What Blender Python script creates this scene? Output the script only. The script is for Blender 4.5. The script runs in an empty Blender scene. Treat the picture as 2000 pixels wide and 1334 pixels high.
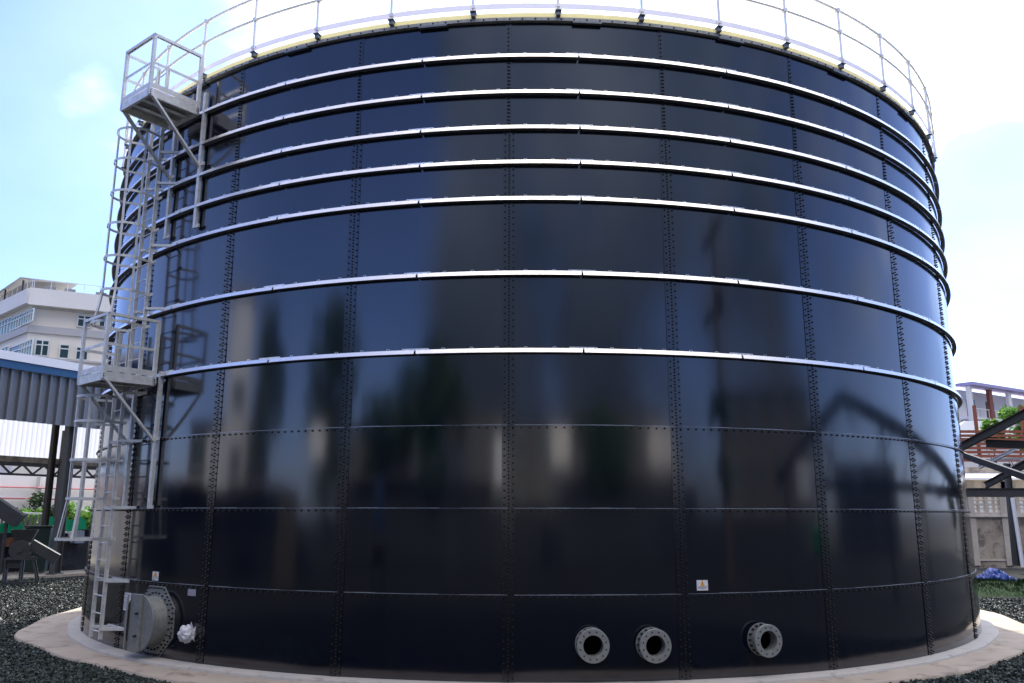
import bpy, math, random
import numpy as np
from mathutils import Matrix, Vector
random.seed(7); rng = np.random.default_rng(7)
S = bpy.context.scene
COL = S.collection
R_ = math.radians

# ------------------------------------------------------------------ camera
F_PX, PITCH, ROLL, YAW, CAM_D, CAM_H = 1605.5, R_(11.73), R_(0.1), R_(-1.01), 22.76, 2.33
R = 10.54                       # tank radius
cp, sp, cy_, sy_, cr, sr = math.cos(PITCH), math.sin(PITCH), math.cos(YAW), math.sin(YAW), math.cos(ROLL), math.sin(ROLL)
def cam2world(x, y, z):         # yawed frame to world
    return Vector((x*cy_ + y*sy_, -x*sy_ + y*cy_, z))
right0 = cam2world(1, 0, 0); up0 = cam2world(0, -sp, cp); fwd = cam2world(0, cp, sp)
right = right0*cr - up0*(-sr); right = right0*cr + up0*sr
upv = up0*cr - right0*sr
CAM = Vector((0, -CAM_D, CAM_H))
cd = bpy.data.cameras.new('camera'); cam = bpy.data.objects.new('camera', cd); COL.objects.link(cam)
cd.sensor_width = 36; cd.lens = 36*F_PX/2000; cd.clip_end = 2000; cd.clip_start = .1
m = Matrix((right, upv, -fwd)).transposed().to_4x4(); m.translation = CAM
cam.matrix_world = m
S.camera = cam
def ray(px, py):
    a = (px-1000)/F_PX; b = (667-py)/F_PX
    return right*a + upv*b + fwd
def on_ground(px, py, z=-.12):
    r = ray(px, py); t = (z-CAM.z)/r.z; return CAM + r*t
def on_plane(px, py, p0, d):    # vertical plane through p0 (x,y) along d (x,y)
    r = ray(px, py); n = (-d[1], d[0])
    t = ((p0[0]-CAM.x)*n[0] + (p0[1]-CAM.y)*n[1])/(r.x*n[0] + r.y*n[1]); return CAM + r*t
def atY(px, py, Y): return on_plane(px, py, (0, Y), (1, 0))
def cyl(px, py, rr=R):
    r = ray(px, py); A = r.x**2+r.y**2; B = 2*(CAM.x*r.x+CAM.y*r.y); C = CAM_D**2-rr*rr
    t = (-B-math.sqrt(max(B*B-4*A*C, 0)))/2/A; P = CAM+r*t
    return math.degrees(math.atan2(P.x, -P.y)), P.z
def pol(th, r, z): t = R_(th); return Vector((r*math.sin(t), -r*math.cos(t), z))

# ------------------------------------------------------------------ world, sun, exposure
SUN_AZ, SUN_EL = 8, 47          # azimuth from +Y towards +X
W = bpy.data.worlds.new('World'); S.world = W; W.use_nodes = True
nt = W.node_tree; nt.nodes.clear()
def N(t, **k):
    n = nt.nodes.new(t)
    for a, b in k.items(): setattr(n, a, b)
    return n
L = lambda a, b: nt.links.new(a, b)
out = N('ShaderNodeOutputWorld'); bg = N('ShaderNodeBackground'); L(bg.outputs[0], out.inputs[0])
sky = N('ShaderNodeTexSky', sky_type='NISHITA'); sky.sun_disc = False
sky.sun_elevation = R_(SUN_EL); sky.sun_rotation = R_(SUN_AZ)
sky.air_density = 1.0; sky.dust_density = .6; sky.ozone_density = 3.0
tc = N('ShaderNodeTexCoord'); DIR = tc.outputs['Generated']
def math_(op, a, b=None, clamp=False):
    n = N('ShaderNodeMath', operation=op); n.use_clamp = clamp
    for i, v in enumerate((a, b)):
        if v is None: continue
        if isinstance(v, (int, float)): n.inputs[i].default_value = v
        else: L(v, n.inputs[i])
    return n.outputs[0]
def blob(dirv, a0, a1):         # 1 near the direction, 0 beyond
    d = Vector(dirv).normalized()
    n = N('ShaderNodeVectorMath', operation='DOT_PRODUCT'); L(DIR, n.inputs[0]); n.inputs[1].default_value = d
    mr = N('ShaderNodeMapRange', interpolation_type='SMOOTHSTEP'); L(n.outputs['Value'], mr.inputs[0])
    mr.inputs[1].default_value = math.cos(R_(a1)); mr.inputs[2].default_value = math.cos(R_(a0))
    return mr.outputs[0]
def azel(az, el): a, e = R_(az), R_(el); return (math.sin(a)*math.cos(e), -math.cos(a)*math.cos(e), math.sin(e))
mp = N('ShaderNodeMapping'); L(DIR, mp.inputs[0]); mp.inputs['Scale'].default_value = (1, 1, 1.7); mp.inputs['Location'].default_value = (.35, .1, 0)
noi = N('ShaderNodeTexNoise'); L(mp.outputs[0], noi.inputs[0]); noi.inputs['Scale'].default_value = 3.4
noi.inputs['Detail'].default_value = 12; noi.inputs['Roughness'].default_value = .60; noi.inputs['Distortion'].default_value = .25
noi2 = N('ShaderNodeTexNoise'); L(mp.outputs[0], noi2.inputs[0]); noi2.inputs['Scale'].default_value = 2.6; noi2.inputs['Detail'].default_value = 6
bias = math_('ADD', noi.outputs[0], .10)
for dv, a0, a1, amt in ((ray(70, 330), 6, 20, -.14), (ray(20, 480), 3, 9, -.12), (ray(70, 95), 0, 5.5, .17), (ray(130, 480), .5, 5, .14), (ray(20, 250), 0, 4, .08), (ray(200, 240), .5, 4, .25), (ray(190, 40), 3, 14, -.12), (ray(1990, 430), 1, 9, -.62),
                        (azel(-74, 26), 26, 56, -.50), (azel(-120, 20), 15, 40, -.40), (azel(100, 18), 10, 40, -.2), (azel(0, 28), 10, 40, .1), (ray(1350, 0), 12, 36, .35), (ray(120, 560), 2, 9, .10)):
    bias = math_('ADD', bias, math_('MULTIPLY', blob(dv, a0, a1), amt))
mask = N('ShaderNodeMapRange', interpolation_type='SMOOTHSTEP'); L(bias, mask.inputs[0]); mask.inputs[1].default_value = .38; mask.inputs[2].default_value = .68; mask.inputs[3].default_value = .20
cmr = N('ShaderNodeMapRange'); L(noi2.outputs[0], cmr.inputs[0]); cmr.inputs[1].default_value = .32; cmr.inputs[2].default_value = .68
ccol = N('ShaderNodeMixRGB'); L(cmr.outputs[0], ccol.inputs[0])
ccol.inputs[1].default_value = (.13, .21, .40, 1); ccol.inputs[2].default_value = (.40, .49, .70, 1)
gl = math_('ADD', 1.0, math_('MULTIPLY', blob((math.sin(R_(SUN_AZ+10)), math.cos(R_(SUN_AZ+10)), math.tan(R_(SUN_EL-15))), 5, 62), 1.6))
sx_ = N('ShaderNodeSeparateXYZ'); L(DIR, sx_.inputs[0])
lowr = N('ShaderNodeMapRange', interpolation_type='SMOOTHSTEP'); L(sx_.outputs[2], lowr.inputs[0]); lowr.inputs[1].default_value = .10; lowr.inputs[2].default_value = .52; lowr.inputs[3].default_value = .20; lowr.inputs[4].default_value = .60
rear = blob(azel(8, 15), 55, 95)
lowm = N('ShaderNodeMix'); L(rear, lowm.inputs[0]); lowm.inputs[2].default_value = 1.0; L(lowr.outputs[0], lowm.inputs[3])
hir = N('ShaderNodeMapRange', interpolation_type='SMOOTHSTEP'); L(sx_.outputs[2], hir.inputs[0]); hir.inputs[1].default_value = .53; hir.inputs[2].default_value = .82; hir.inputs[4].default_value = 2.8
gl2 = math_('MULTIPLY', gl, lowm.outputs[0])
cc2 = N('ShaderNodeVectorMath', operation='SCALE'); L(ccol.outputs[0], cc2.inputs[0]); L(gl2, cc2.inputs['Scale'])
hw = N('ShaderNodeVectorMath', operation='SCALE'); hw.inputs[0].default_value = (.50, .45, .385); L(hir.outputs[0], hw.inputs['Scale'])
cc3 = N('ShaderNodeVectorMath', operation='ADD'); L(cc2.outputs[0], cc3.inputs[0]); L(hw.outputs[0], cc3.inputs[1])
skm = N('ShaderNodeVectorMath', operation='MULTIPLY'); L(sky.outputs[0], skm.inputs[0]); skm.inputs[1].default_value = (.072, .080, .128)
mx = N('ShaderNodeMixRGB'); L(mask.outputs[0], mx.inputs[0]); L(skm.outputs[0], mx.inputs[1]); L(cc3.outputs[0], mx.inputs[2])
L(mx.outputs[0], bg.inputs[0]); bg.inputs[1].default_value = 1.0
sd = bpy.data.lights.new('sun', 'SUN'); sd.energy = 3.4; sd.angle = R_(1.5); sd.color = (1, .94, .84)
sun = bpy.data.objects.new('sun', sd); COL.objects.link(sun)
sv = Vector((math.sin(R_(SUN_AZ))*math.cos(R_(SUN_EL)), math.cos(R_(SUN_AZ))*math.cos(R_(SUN_EL)), math.sin(R_(SUN_EL))))
sun.rotation_euler = sv.to_track_quat('Z', 'Y').to_euler(); sun.location = (0, 40, 60)
S.render.engine = 'CYCLES'
S.view_settings.view_transform = 'Standard'; S.view_settings.look = 'None'; S.view_settings.gamma = 1
S.view_settings.exposure = 1.32
S.render.resolution_x = 1024; S.render.resolution_y = 683

# ------------------------------------------------------------------ materials
def mat(name, col, rough=.6, metal=0, spec=.5, noise=None, bump=None, ior=None, coat=0, transl=0, rvar=0, stain=None, streak=None):
    """noise=(scale, amount, col2[, stretch_z]); bump=(scale, strength, dist)"""
    m_ = bpy.data.materials.new(name); m_.use_nodes = True; t = m_.node_tree; b = t.nodes['Principled BSDF']
    b.inputs['Base Color'].default_value = (*col, 1); b.inputs['Roughness'].default_value = rough
    b.inputs['Metallic'].default_value = metal; b.inputs['Specular IOR Level'].default_value = spec
    if ior: b.inputs['IOR'].default_value = ior
    b.inputs['Coat Weight'].default_value = coat
    tc = t.nodes.new('ShaderNodeTexCoord')
    if noise:
        n = t.nodes.new('ShaderNodeTexNoise'); n.inputs['Scale'].default_value = noise[0]; n.inputs['Detail'].default_value = 8; n.inputs['Roughness'].default_value = .62
        mp = t.nodes.new('ShaderNodeMapping'); mp.inputs['Scale'].default_value = (1, 1, noise[3] if len(noise) > 3 else 1)
        t.links.new(tc.outputs['Object'], mp.inputs[0]); t.links.new(mp.outputs[0], n.inputs[0])
        r = t.nodes.new('ShaderNodeValToRGB'); r.color_ramp.elements[0].position = .5-noise[1]/2; r.color_ramp.elements[1].position = .5+noise[1]/2
        r.color_ramp.elements[0].color = (*col, 1); r.color_ramp.elements[1].color = (*noise[2], 1)
        t.links.new(n.outputs[0], r.inputs[0]); t.links.new(r.outputs[0], b.inputs['Base Color'])
        if rvar:
            mr = t.nodes.new('ShaderNodeMapRange'); mr.inputs[1].default_value = .3; mr.inputs[2].default_value = .7
            mr.inputs[3].default_value = max(rough-rvar, .02); mr.inputs[4].default_value = rough+rvar
            t.links.new(n.outputs[0], mr.inputs[0]); t.links.new(mr.outputs[0], b.inputs['Roughness'])
    if streak:                       # faint rain streaks of dust down the face
        mp3 = t.nodes.new('ShaderNodeMapping'); mp3.inputs['Scale'].default_value = (1, 1, .05); n3 = t.nodes.new('ShaderNodeTexNoise'); n3.inputs['Scale'].default_value = 7; n3.inputs['Detail'].default_value = 6
        t.links.new(tc.outputs['Object'], mp3.inputs[0]); t.links.new(mp3.outputs[0], n3.inputs[0]); m3 = t.nodes.new('ShaderNodeMapRange'); m3.inputs[1].default_value = .52; m3.inputs[2].default_value = .78; m3.inputs[4].default_value = .45
        t.links.new(n3.outputs[0], m3.inputs[0]); x3 = t.nodes.new('ShaderNodeMixRGB'); t.links.new(m3.outputs[0], x3.inputs[0]); t.links.new(r.outputs[0], x3.inputs[1]); x3.inputs[2].default_value = (*streak, 1); t.links.new(x3.outputs[0], b.inputs['Base Color'])
    if stain and noise:
        n2 = t.nodes.new('ShaderNodeTexNoise'); n2.inputs['Scale'].default_value = stain[0]; n2.inputs['Detail'].default_value = 10; n2.inputs['Roughness'].default_value = .68; n2.inputs['Distortion'].default_value = .6
        t.links.new(tc.outputs['Object'], n2.inputs[0]); m2 = t.nodes.new('ShaderNodeMapRange'); m2.inputs[1].default_value = stain[1]-.07; m2.inputs[2].default_value = stain[1]+.05; m2.inputs[4].default_value = .75
        t.links.new(n2.outputs[0], m2.inputs[0]); x2 = t.nodes.new('ShaderNodeMixRGB'); t.links.new(m2.outputs[0], x2.inputs[0]); t.links.new(r.outputs[0], x2.inputs[1]); x2.inputs[2].default_value = (*stain[2], 1)
        t.links.new(x2.outputs[0], b.inputs['Base Color'])
    if bump:
        n = t.nodes.new('ShaderNodeTexNoise'); n.inputs['Scale'].default_value = bump[0]; n.inputs['Detail'].default_value = 4
        t.links.new(tc.outputs['Object'], n.inputs[0])
        bp = t.nodes.new('ShaderNodeBump'); bp.inputs['Strength'].default_value = bump[1]; bp.inputs['Distance'].default_value = bump[2]
        t.links.new(n.outputs[0], bp.inputs['Height']); t.links.new(bp.outputs[0], b.inputs['Normal'])
    if transl:
        tr = t.nodes.new('ShaderNodeBsdfTranslucent'); tr.inputs[0].default_value = (*col, 1)
        mx = t.nodes.new('ShaderNodeMixShader'); mx.inputs[0].default_value = transl
        t.links.new(b.outputs[0], mx.inputs[1]); t.links.new(tr.outputs[0], mx.inputs[2])
        t.links.new(mx.outputs[0], t.nodes['Material Output'].inputs[0])
    return m_
M = {}
M['tank'] = mat('navy_enamel', (.0004, .0020, .0076), .115, 0, .9, ior=1.6, noise=(.9, .5, (.0006, .0026, .0094), .25), bump=(.55, .11, .02), rvar=.03, streak=(.004, .006, .011))
M['strip'] = mat('navy_lap', (.0004, .0018, .0066), .17, 0, .85, ior=1.58)
M['bolt'] = mat('black_cap', (.004, .004, .006), .38)
M['girder'] = mat('bright_zinc', (1.0, .96, .90), .33, .9, noise=(11, .5, (.88, .84, .79)), bump=(40, .15, .003), rvar=.08)
M['girder_dk'] = mat('zinc_shade_bolts', (.20, .21, .22), .6, .6)  # darker zinc for the girders' shaded undersides, also for post bolts
M['galv'] = mat('galvanised_steel', (.84, .83, .80), .5, .35, noise=(9, .45, (.55, .55, .535)), bump=(60, .1, .002), rvar=.1)
M['galv_rail'] = mat('rail_zinc', (.92, .89, .88), .45, .5, noise=(9, .5, (.76, .74, .74)))
M['rim'] = mat('weathered_rim', (.42, .42, .40), .6, .2, noise=(20, .4, (.22, .22, .21)))
M['cream'] = mat('cream_membrane', (.78, .74, .52), .6, transl=.5)
M['toe'] = mat('lilac_kick_plate', (.74, .73, .80), .45, .1, transl=.45)
M['sealant'] = mat('grey_sealant', (.34, .37, .42), .35, .5)
M['flange'] = mat('cast_zinc', (.31, .32, .30), .5, .35, noise=(18, .45, (.19, .20, .19)), bump=(70, .2, .002))
M['hole_shade'] = mat('bore_shade', (.001, .001, .0012), .95, spec=.05)  # black that paints the shade inside pipes and bolt holes
M['concrete'] = mat('slab_concrete', (.37, .312, .25), .85, noise=(1.1, .35, (.29, .245, .197)), bump=(60, .25, .01), stain=(2.2, .60, (.14, .115, .09)))
M['grout'] = mat('grout_concrete', (.38, .35, .31), .75, noise=(2.3, .4, (.31, .30, .285)), bump=(80, .15, .006), stain=(5, .63, (.20, .18, .16)))
M['apron'] = mat('apron_concrete', (.27, .25, .21), .9, noise=(.8, .4, (.17, .155, .13)), bump=(30, .3, .01))
M['soil'] = mat('gravel_bed', (.005, .006, .006), .95, noise=(16, .3, (.013, .016, .015)), spec=.2, bump=(34, 1, .05))
M['dirt'] = mat('dirt_ground', (.035, .031, .027), .95, noise=(.25, .4, (.02, .024, .015)))
M['stone'] = [mat('stone_dark', (.009, .014, .011), .6, spec=.25), mat('stone_mid', (.032, .044, .036), .5, spec=.3), mat('stone_pale', (.085, .105, .09), .5, spec=.25)]
M['white'] = mat('white_paint', (.88, .87, .86), .6, noise=(.6, .5, (.8, .79, .78)))
M['wrap'] = mat('crumpled_plastic', (.72, .72, .76), .3, transl=.3)
M['label'] = mat('white_label', (.7, .7, .72), .4)
M['label_grey'] = mat('grey_label', (.30, .30, .34), .4)
M['orange'] = mat('orange_print', (.85, .36, .02), .5)
M['ink'] = mat('black_print', (.02, .02, .02), .5)
M['clad'] = mat('grey_cladding', (.21, .225, .25), .45, .4, noise=(.9, .5, (.16, .175, .195), .3))
M['blue'] = mat('blue_flashing', (.015, .09, .22), .5)
M['roof_white'] = mat('white_roof', (.85, .86, .9), .5)
M['sheet'] = mat('translucent_sheet', (.92, .91, .88), .6, transl=.72)
M['steel_dk'] = mat('dark_steel', (.045, .046, .048), .55, .1, noise=(4, .4, (.06, .06, .062)))
M['column'] = mat('painted_column', (.045, .048, .05), .6, .2, noise=(2, .5, (.08, .085, .09)))
M['column_br'] = mat('rusty_column', (.06, .05, .038), .7, noise=(3, .5, (.035, .028, .02)))
M['rust'] = mat('rust_orange', (.26, .09, .03), .8, noise=(6, .5, (.10, .035, .015)))
M['mach'] = mat('grey_machine', (.07, .075, .08), .5, .4, noise=(3, .5, (.04, .043, .047)))
M['green_net'] = mat('green_tarp', (.01, .34, .14), .7, noise=(3, .5, (.01, .20, .09)), transl=.35)
M['bin'] = mat('dark_green_bin', (.008, .022, .020), .5)
M['black'] = mat('black_shade_pole', (.007, .007, .008), .7, spec=.25, noise=(5, .5, (.018, .018, .02)), bump=(9, .5, .03))  # stands in for shade inside the shed, also black on the utility pole
M['beige'] = mat('beige_render', (.86, .78, .67), .85, noise=(.25, .5, (.78, .73, .66)))
M['beige_lt'] = mat('pale_render', (.86, .84, .82), .85, noise=(.3, .5, (.78, .76, .74)))
M['bandgrey'] = mat('grey_band', (.52, .51, .52), .8)
M['glass'] = mat('window_glass', (.03, .06, .06), .08, 0, .6)
M['glass_blue'] = mat('blue_glass', (.16, .34, .40), .12, 0, .6)
M['frame'] = mat('window_frame', (.75, .78, .76), .5)
M['wall'] = mat('stained_wall', (.50, .43, .36), .9, noise=(1.1, .35, (.27, .22, .175), .4), bump=(12, .2, .01), stain=(1.6, .56, (.10, .085, .07)))
M['block'] = mat('vent_block', (.62, .57, .50), .85, noise=(2, .5, (.42, .38, .33)))
M['redbrown'] = mat('redbrown_board', (.28, .085, .05), .7, noise=(2, .5, (.18, .05, .03)))
M['pink'] = mat('pink_pipe', (.45, .12, .14), .6)
M['bluetarp'] = mat('blue_tarp', (.002, .014, .10), .7, noise=(6, .5, (.006, .035, .20)), spec=.12)
M['grass'] = mat('grass', (.010, .034, .006), .9, noise=(5, .5, (.005, .015, .003)), spec=.1)
M['leaf'] = mat('leaf', (.09, .20, .03), .6, noise=(1.5, .6, (.18, .34, .06)), transl=.5)
M['leaf_dk'] = mat('dark_leaf', (.02, .05, .015), .6, noise=(1.5, .6, (.045, .09, .03)), transl=.2)
M['bark'] = mat('bark', (.09, .065, .045), .9, noise=(8, .5, (.05, .035, .025)))
M['lilac'] = mat('lilac_roof_edge', (.42, .36, .62), .6)
M['steel_pale'] = mat('pale_steel', (.55, .56, .58), .4, .5)
M['darkshed'] = mat('dark_cladding', (.012, .014, .018), .7)
M['rear_wall'] = mat('brown_render', (.15, .13, .115), .85, noise=(.3, .5, (.09, .08, .07)))
M['drum'] = mat('blue_drum', (.004, .022, .07), .6)
M['roofred'] = mat('roof_sheet', (.10, .09, .09), .6)

# ------------------------------------------------------------------ mesh helpers
WM = {}                          # world matrix of each object we make
class MB:
    def __init__(s): s.v = []; s.f = []; s.mi = []
    def add(s, vs, fs, mi=0):
        o = len(s.v); s.v += [Vector(v) for v in vs]; s.f += [[i+o for i in f] for f in fs]; s.mi += [mi]*len(fs); return s
    def box(s, c, d, X=(1, 0, 0), Y=(0, 1, 0), Z=(0, 0, 1), mi=0):
        c = Vector(c); X, Y, Z = Vector(X)*d[0]/2, Vector(Y)*d[1]/2, Vector(Z)*d[2]/2
        vs = [c+X*a+Y*b+Z*e for e in (-1, 1) for a, b in ((-1, -1), (1, -1), (1, 1), (-1, 1))]
        return s.add(vs, [(3, 2, 1, 0), (4, 5, 6, 7), (0, 1, 5, 4), (1, 2, 6, 5), (2, 3, 7, 6), (3, 0, 4, 7)], mi)
    def bar(s, a, b, w, h, up=(0, 0, 1), mi=0):
        a, b = Vector(a), Vector(b); Y = (b-a); l = Y.length; Y.normalize(); X = Y.cross(Vector(up))
        if X.length < 1e-4: X = Y.cross(Vector((1, 0, 0)))
        X.normalize(); Z = X.cross(Y); return s.box((a+b)/2, (w, l, h), X, Y, Z, mi)
    def ibeam(s, a, b, w, h, up=(0, 0, 1), t=.015):
        a, b = Vector(a), Vector(b); Y = (b-a).normalized(); X = Y.cross(Vector(up)).normalized(); Z = X.cross(Y); l = (b-a).length; c = (a+b)/2
        s.box(c, (t, l, h-2*t), X, Y, Z); s.box(c+Z*(h/2-t/2), (w, l, t), X, Y, Z); s.box(c-Z*(h/2-t/2), (w, l, t), X, Y, Z); return s
    def channel(s, a, b, w, h, up, t=.012):   # U section opening along up
        a, b = Vector(a), Vector(b); Y = (b-a).normalized(); X = Y.cross(Vector(up)).normalized(); Z = X.cross(Y); l = (b-a).length; c = (a+b)/2
        s.box(c-Z*(h/2-t/2), (w, l, t), X, Y, Z)
        for k in (-1, 1): s.box(c+X*k*(w/2-t/2)+Z*t/2, (t, l, h-t), X, Y, Z)
        return s
    def tube(s, pts, r, n=8, cap=True, mi=0):
        pts = [Vector(p) for p in pts]; rs = r if isinstance(r, (list, tuple)) else [r]*len(pts); o = len(s.v); pX = None
        for i, p in enumerate(pts):
            d = (pts[min(i+1, len(pts)-1)]-pts[max(i-1, 0)]).normalized()
            X = d.cross(Vector((0, 0, 1))) if abs(d.z) < .95 else d.cross(Vector((1, 0, 0)))
            if pX is not None:
                X = pX-d*pX.dot(d)
            X.normalize(); pX = X; Y = d.cross(X)
            s.v += [p+(X*math.cos(2*math.pi*k/n)+Y*math.sin(2*math.pi*k/n))*rs[i] for k in range(n)]
        for i in range(len(pts)-1):
            for k in range(n):
                a, b = o+i*n+k, o+i*n+(k+1) % n; s.f.append([a, b, b+n, a+n]); s.mi.append(mi)
        if cap:
            s.f += [list(range(o, o+n))[::-1], list(range(o+(len(pts)-1)*n, o+len(pts)*n))]; s.mi += [mi]*2
        return s
    def lathe(s, c, axis, prof, n=32, mi=0):  # prof: list of (along, radius)
        c = Vector(c); A = Vector(axis).normalized(); X = A.cross(Vector((0, 0, 1)))
        if X.length < 1e-3: X = Vector((1, 0, 0))
        X.normalize(); Y = A.cross(X); o = len(s.v)
        for l, r in prof: s.v += [c+A*l+(X*math.cos(2*math.pi*k/n)+Y*math.sin(2*math.pi*k/n))*r for k in range(n)]
        for i in range(len(prof)-1):
            for k in range(n):
                a, b = o+i*n+k, o+i*n+(k+1) % n; s.f.append([a, a+n, b+n, b]); s.mi.append(mi)
        return s
    def arc(s, t0, t1, r0, r1, z0, z1, n, caps=True, mi=0, dt=0):  # curved box around the tank axis
        o = len(s.v)
        for i in range(n+1):
            t = t0+(t1-t0)*i/n; s.v += [pol(t, r0, z0), pol(t, r1, z0), pol(t, r1+dt, z1), pol(t, r0+dt, z1)]
        for i in range(n):
            a = o+4*i; b = a+4
            s.f += [[a+1, b+1, b+2, a+2], [a, a+3, b+3, b], [a+3, a+2, b+2, b+3], [a, b, b+1, a+1]]; s.mi += [mi]*4
        if caps: s.f += [[o, o+1, o+2, o+3], [o+4*n+3, o+4*n+2, o+4*n+1, o+4*n]]; s.mi += [mi]*2
        return s
    def prism(s, poly, z0, z1, mi=0):
        n = len(poly); vs = [(p[0], p[1], z0) for p in poly]+[(p[0], p[1], z1) for p in poly]
        return s.add(vs, [list(range(n))[::-1], list(range(n, 2*n))]+[[i, (i+1) % n, (i+1) % n+n, i+n] for i in range(n)], mi)
    def build(s, name, m_, parent=None, smooth=False, local=False, bevel=0):
        me = bpy.data.meshes.new(name)
        vs = s.v
        if parent is not None and not local:
            inv = WM[parent].inverted(); vs = [inv @ v for v in s.v]
        me.from_pydata([tuple(v) for v in vs], [], s.f)
        ms = m_ if isinstance(m_, list) else [m_]
        for q in ms: me.materials.append(q)
        if len(ms) > 1: me.polygons.foreach_set('material_index', s.mi)
        if smooth:
            me.polygons.foreach_set('use_smooth', [True]*len(me.polygons))
        me.update()
        if smooth:
            try: me.set_sharp_from_angle(angle=R_(40))
            except Exception: pass
        o = bpy.data.objects.new(name, me); COL.objects.link(o)
        if parent is not None: o.parent = parent; WM[o] = WM[parent]
        else: WM[o] = Matrix()
        if bevel:
            bv = o.modifiers.new('bevel', 'BEVEL'); bv.width = bevel; bv.segments = 2; bv.limit_method = 'ANGLE'
        return o
def tag(o, label=None, cat=None, group=None, kind=None):
    for k, v in (('label', label), ('category', cat), ('group', group), ('kind', kind)):
        if v: o[k] = v
    return o
def empty(name, loc, rz=0, label=None, cat=None, group=None):
    o = bpy.data.objects.new(name, None); COL.objects.link(o); o.location = loc; o.rotation_euler = (0, 0, rz); o.empty_display_size = .3
    WM[o] = Matrix.Translation(Vector(loc)) @ Matrix.Rotation(rz, 4, 'Z')
    return tag(o, label, cat, group)

# ------------------------------------------------------------------ ground
g = MB()
g.add([(-900, -900, -.16), (900, -900, -.16), (900, 900, -.16), (-900, 900, -.16)], [(0, 1, 2, 3)])
tag(g.build('ground', M['dirt']), kind='structure')
# gravel yard and paved apron to the left of the kerb line
K0, KD = Vector((-18.9, 7.5, 0)), Vector((.43, .9, 0)).normalized()
def kp(s_, off=0): p = K0+KD*s_+Vector((-KD.y, KD.x, 0))*off; return (p.x, p.y)
g = MB(); a, b = kp(-24), kp(7)
g.add([(a[0]-6, -38, -.13), (44, -38, -.13), (44, 12, -.13), (b[0], 14, -.13), (a[0], a[1], -.13)], [(0, 1, 2, 3, 4)])
tag(g.build('gravel_bed', M['soil']), kind='structure')
g = MB(); g.prism([kp(-24), kp(26), kp(26, 24), kp(-24, 24)], -.14, -.06)
tag(g.build('apron', M['apron']), kind='structure')
g = MB(); g.prism([kp(-24, -.12), kp(26, -.12), kp(26, 0), kp(-24, 0)], -.14, -.03)
tag(g.build('kerb', M['concrete']), kind='structure')
# slab ring and grout ring
slab = MB(); nn = 144
def slab_r(t): return 11.42+.07*math.sin(R_(t)*5+1)+.05*math.sin(R_(t)*11)+.16*max(0, 1-abs(t+63)/14)+.05*math.sin(R_(t)*23)
vs = []; fs = []
for i in range(nn):
    t = i*360/nn; rr = slab_r(t if t <= 180 else t-360)
    vs += [pol(t, 10.0, -.05), pol(t, rr-.015, -.05), pol(t, rr, -.07), pol(t, rr+.01, -.16)]
for i in range(nn):
    a = i*4; b = ((i+1) % nn)*4
    for k in range(3): fs.append([a+k, a+k+1, b+k+1, b+k])
slab.add(vs, fs); tag(slab.build('slab', M['concrete'], smooth=True), kind='structure')
gr = MB(); vs = []; fs = []
for i in range(nn):
    t = i*360/nn; rr = 10.80+.025*math.sin(R_(t)*7)+.015*math.sin(R_(t)*31)
    vs += [pol(t, 10.0, .0), pol(t, rr-.03, -.004), pol(t, rr, -.02), pol(t, rr+.012, -.052)]
for i in range(nn):
    a = i*4; b = ((i+1) % nn)*4
    for k in range(3): fs.append([a+k, a+k+1, b+k+1, b+k])
gr.add(vs, fs); tag(gr.build('grout_ring', M['grout'], smooth=True), kind='structure')

# loose gravel: stones lying on the bed wherever the yard is in view
def in_view_pts(n, px0, px1, py0, py1):
    pts = []
    while len(pts) < n:
        px = random.uniform(px0, px1); py = py1-(py1-py0)*(random.random()**.75)
        p = on_ground(px, py, -.12); r_ = math.hypot(p.x, p.y); t = math.degrees(math.atan2(p.x, -p.y))
        if r_ < slab_r(t)+.01: continue
        k = (Vector((p.x, p.y, 0))-K0).dot(Vector((-KD.y, KD.x, 0)))
        if k > -.13: continue
        if p.x > 0 and p.y > 2.6: continue
        pts.append((p.x, p.y))
    return pts
P = np.array(in_view_pts(36000, -140, 420, 1130, 1400)+in_view_pts(13000, 1560, 2120, 1165, 1400))
n = len(P); base = np.array([(-1, -1, -.7), (1, -1, -.7), (1, 1, -.7), (-1, 1, -.7), (-.7, -.7, .7), (.7, -.7, .7), (.7, .7, .7), (-.7, .7, .7)])
fidx = np.array([(3, 2, 1, 0), (4, 5, 6, 7), (0, 1, 5, 4), (1, 2, 6, 5), (2, 3, 7, 6), (3, 0, 4, 7)])
sz = rng.uniform(.010, .027, (n, 1, 3))*np.array([1.25, 1, .75])
V = (base[None]+rng.uniform(-.38, .38, (n, 8, 3)))*sz
qa = rng.uniform(0, math.tau, (n, 3))
for ax in range(3):
    c_, s_ = np.cos(qa[:, ax])[:, None], np.sin(qa[:, ax])[:, None]; i, j = (ax+1) % 3, (ax+2) % 3
    x, y = V[:, :, i].copy(), V[:, :, j].copy(); V[:, :, i] = x*c_-y*s_; V[:, :, j] = x*s_+y*c_
V[:, :, 0] += P[:, 0:1]; V[:, :, 1] += P[:, 1:2]; V[:, :, 2] += -.115+rng.uniform(0, .03, (n, 1))
me = bpy.data.meshes.new('gravel'); me.from_pydata(V.reshape(-1, 3).tolist(), [], (fidx[None]+8*np.arange(n)[:, None, None]).reshape(-1, 4).tolist())
for q in M['stone']: me.materials.append(q)
me.polygons.foreach_set('material_index', np.repeat(rng.choice(3, n, p=[.52, .36, .12]), 6)); me.update()
o = bpy.data.objects.new('gravel', me); COL.objects.link(o)
tag(o, 'loose dark angular gravel spread round the concrete slab', 'gravel', kind='stuff')

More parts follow.
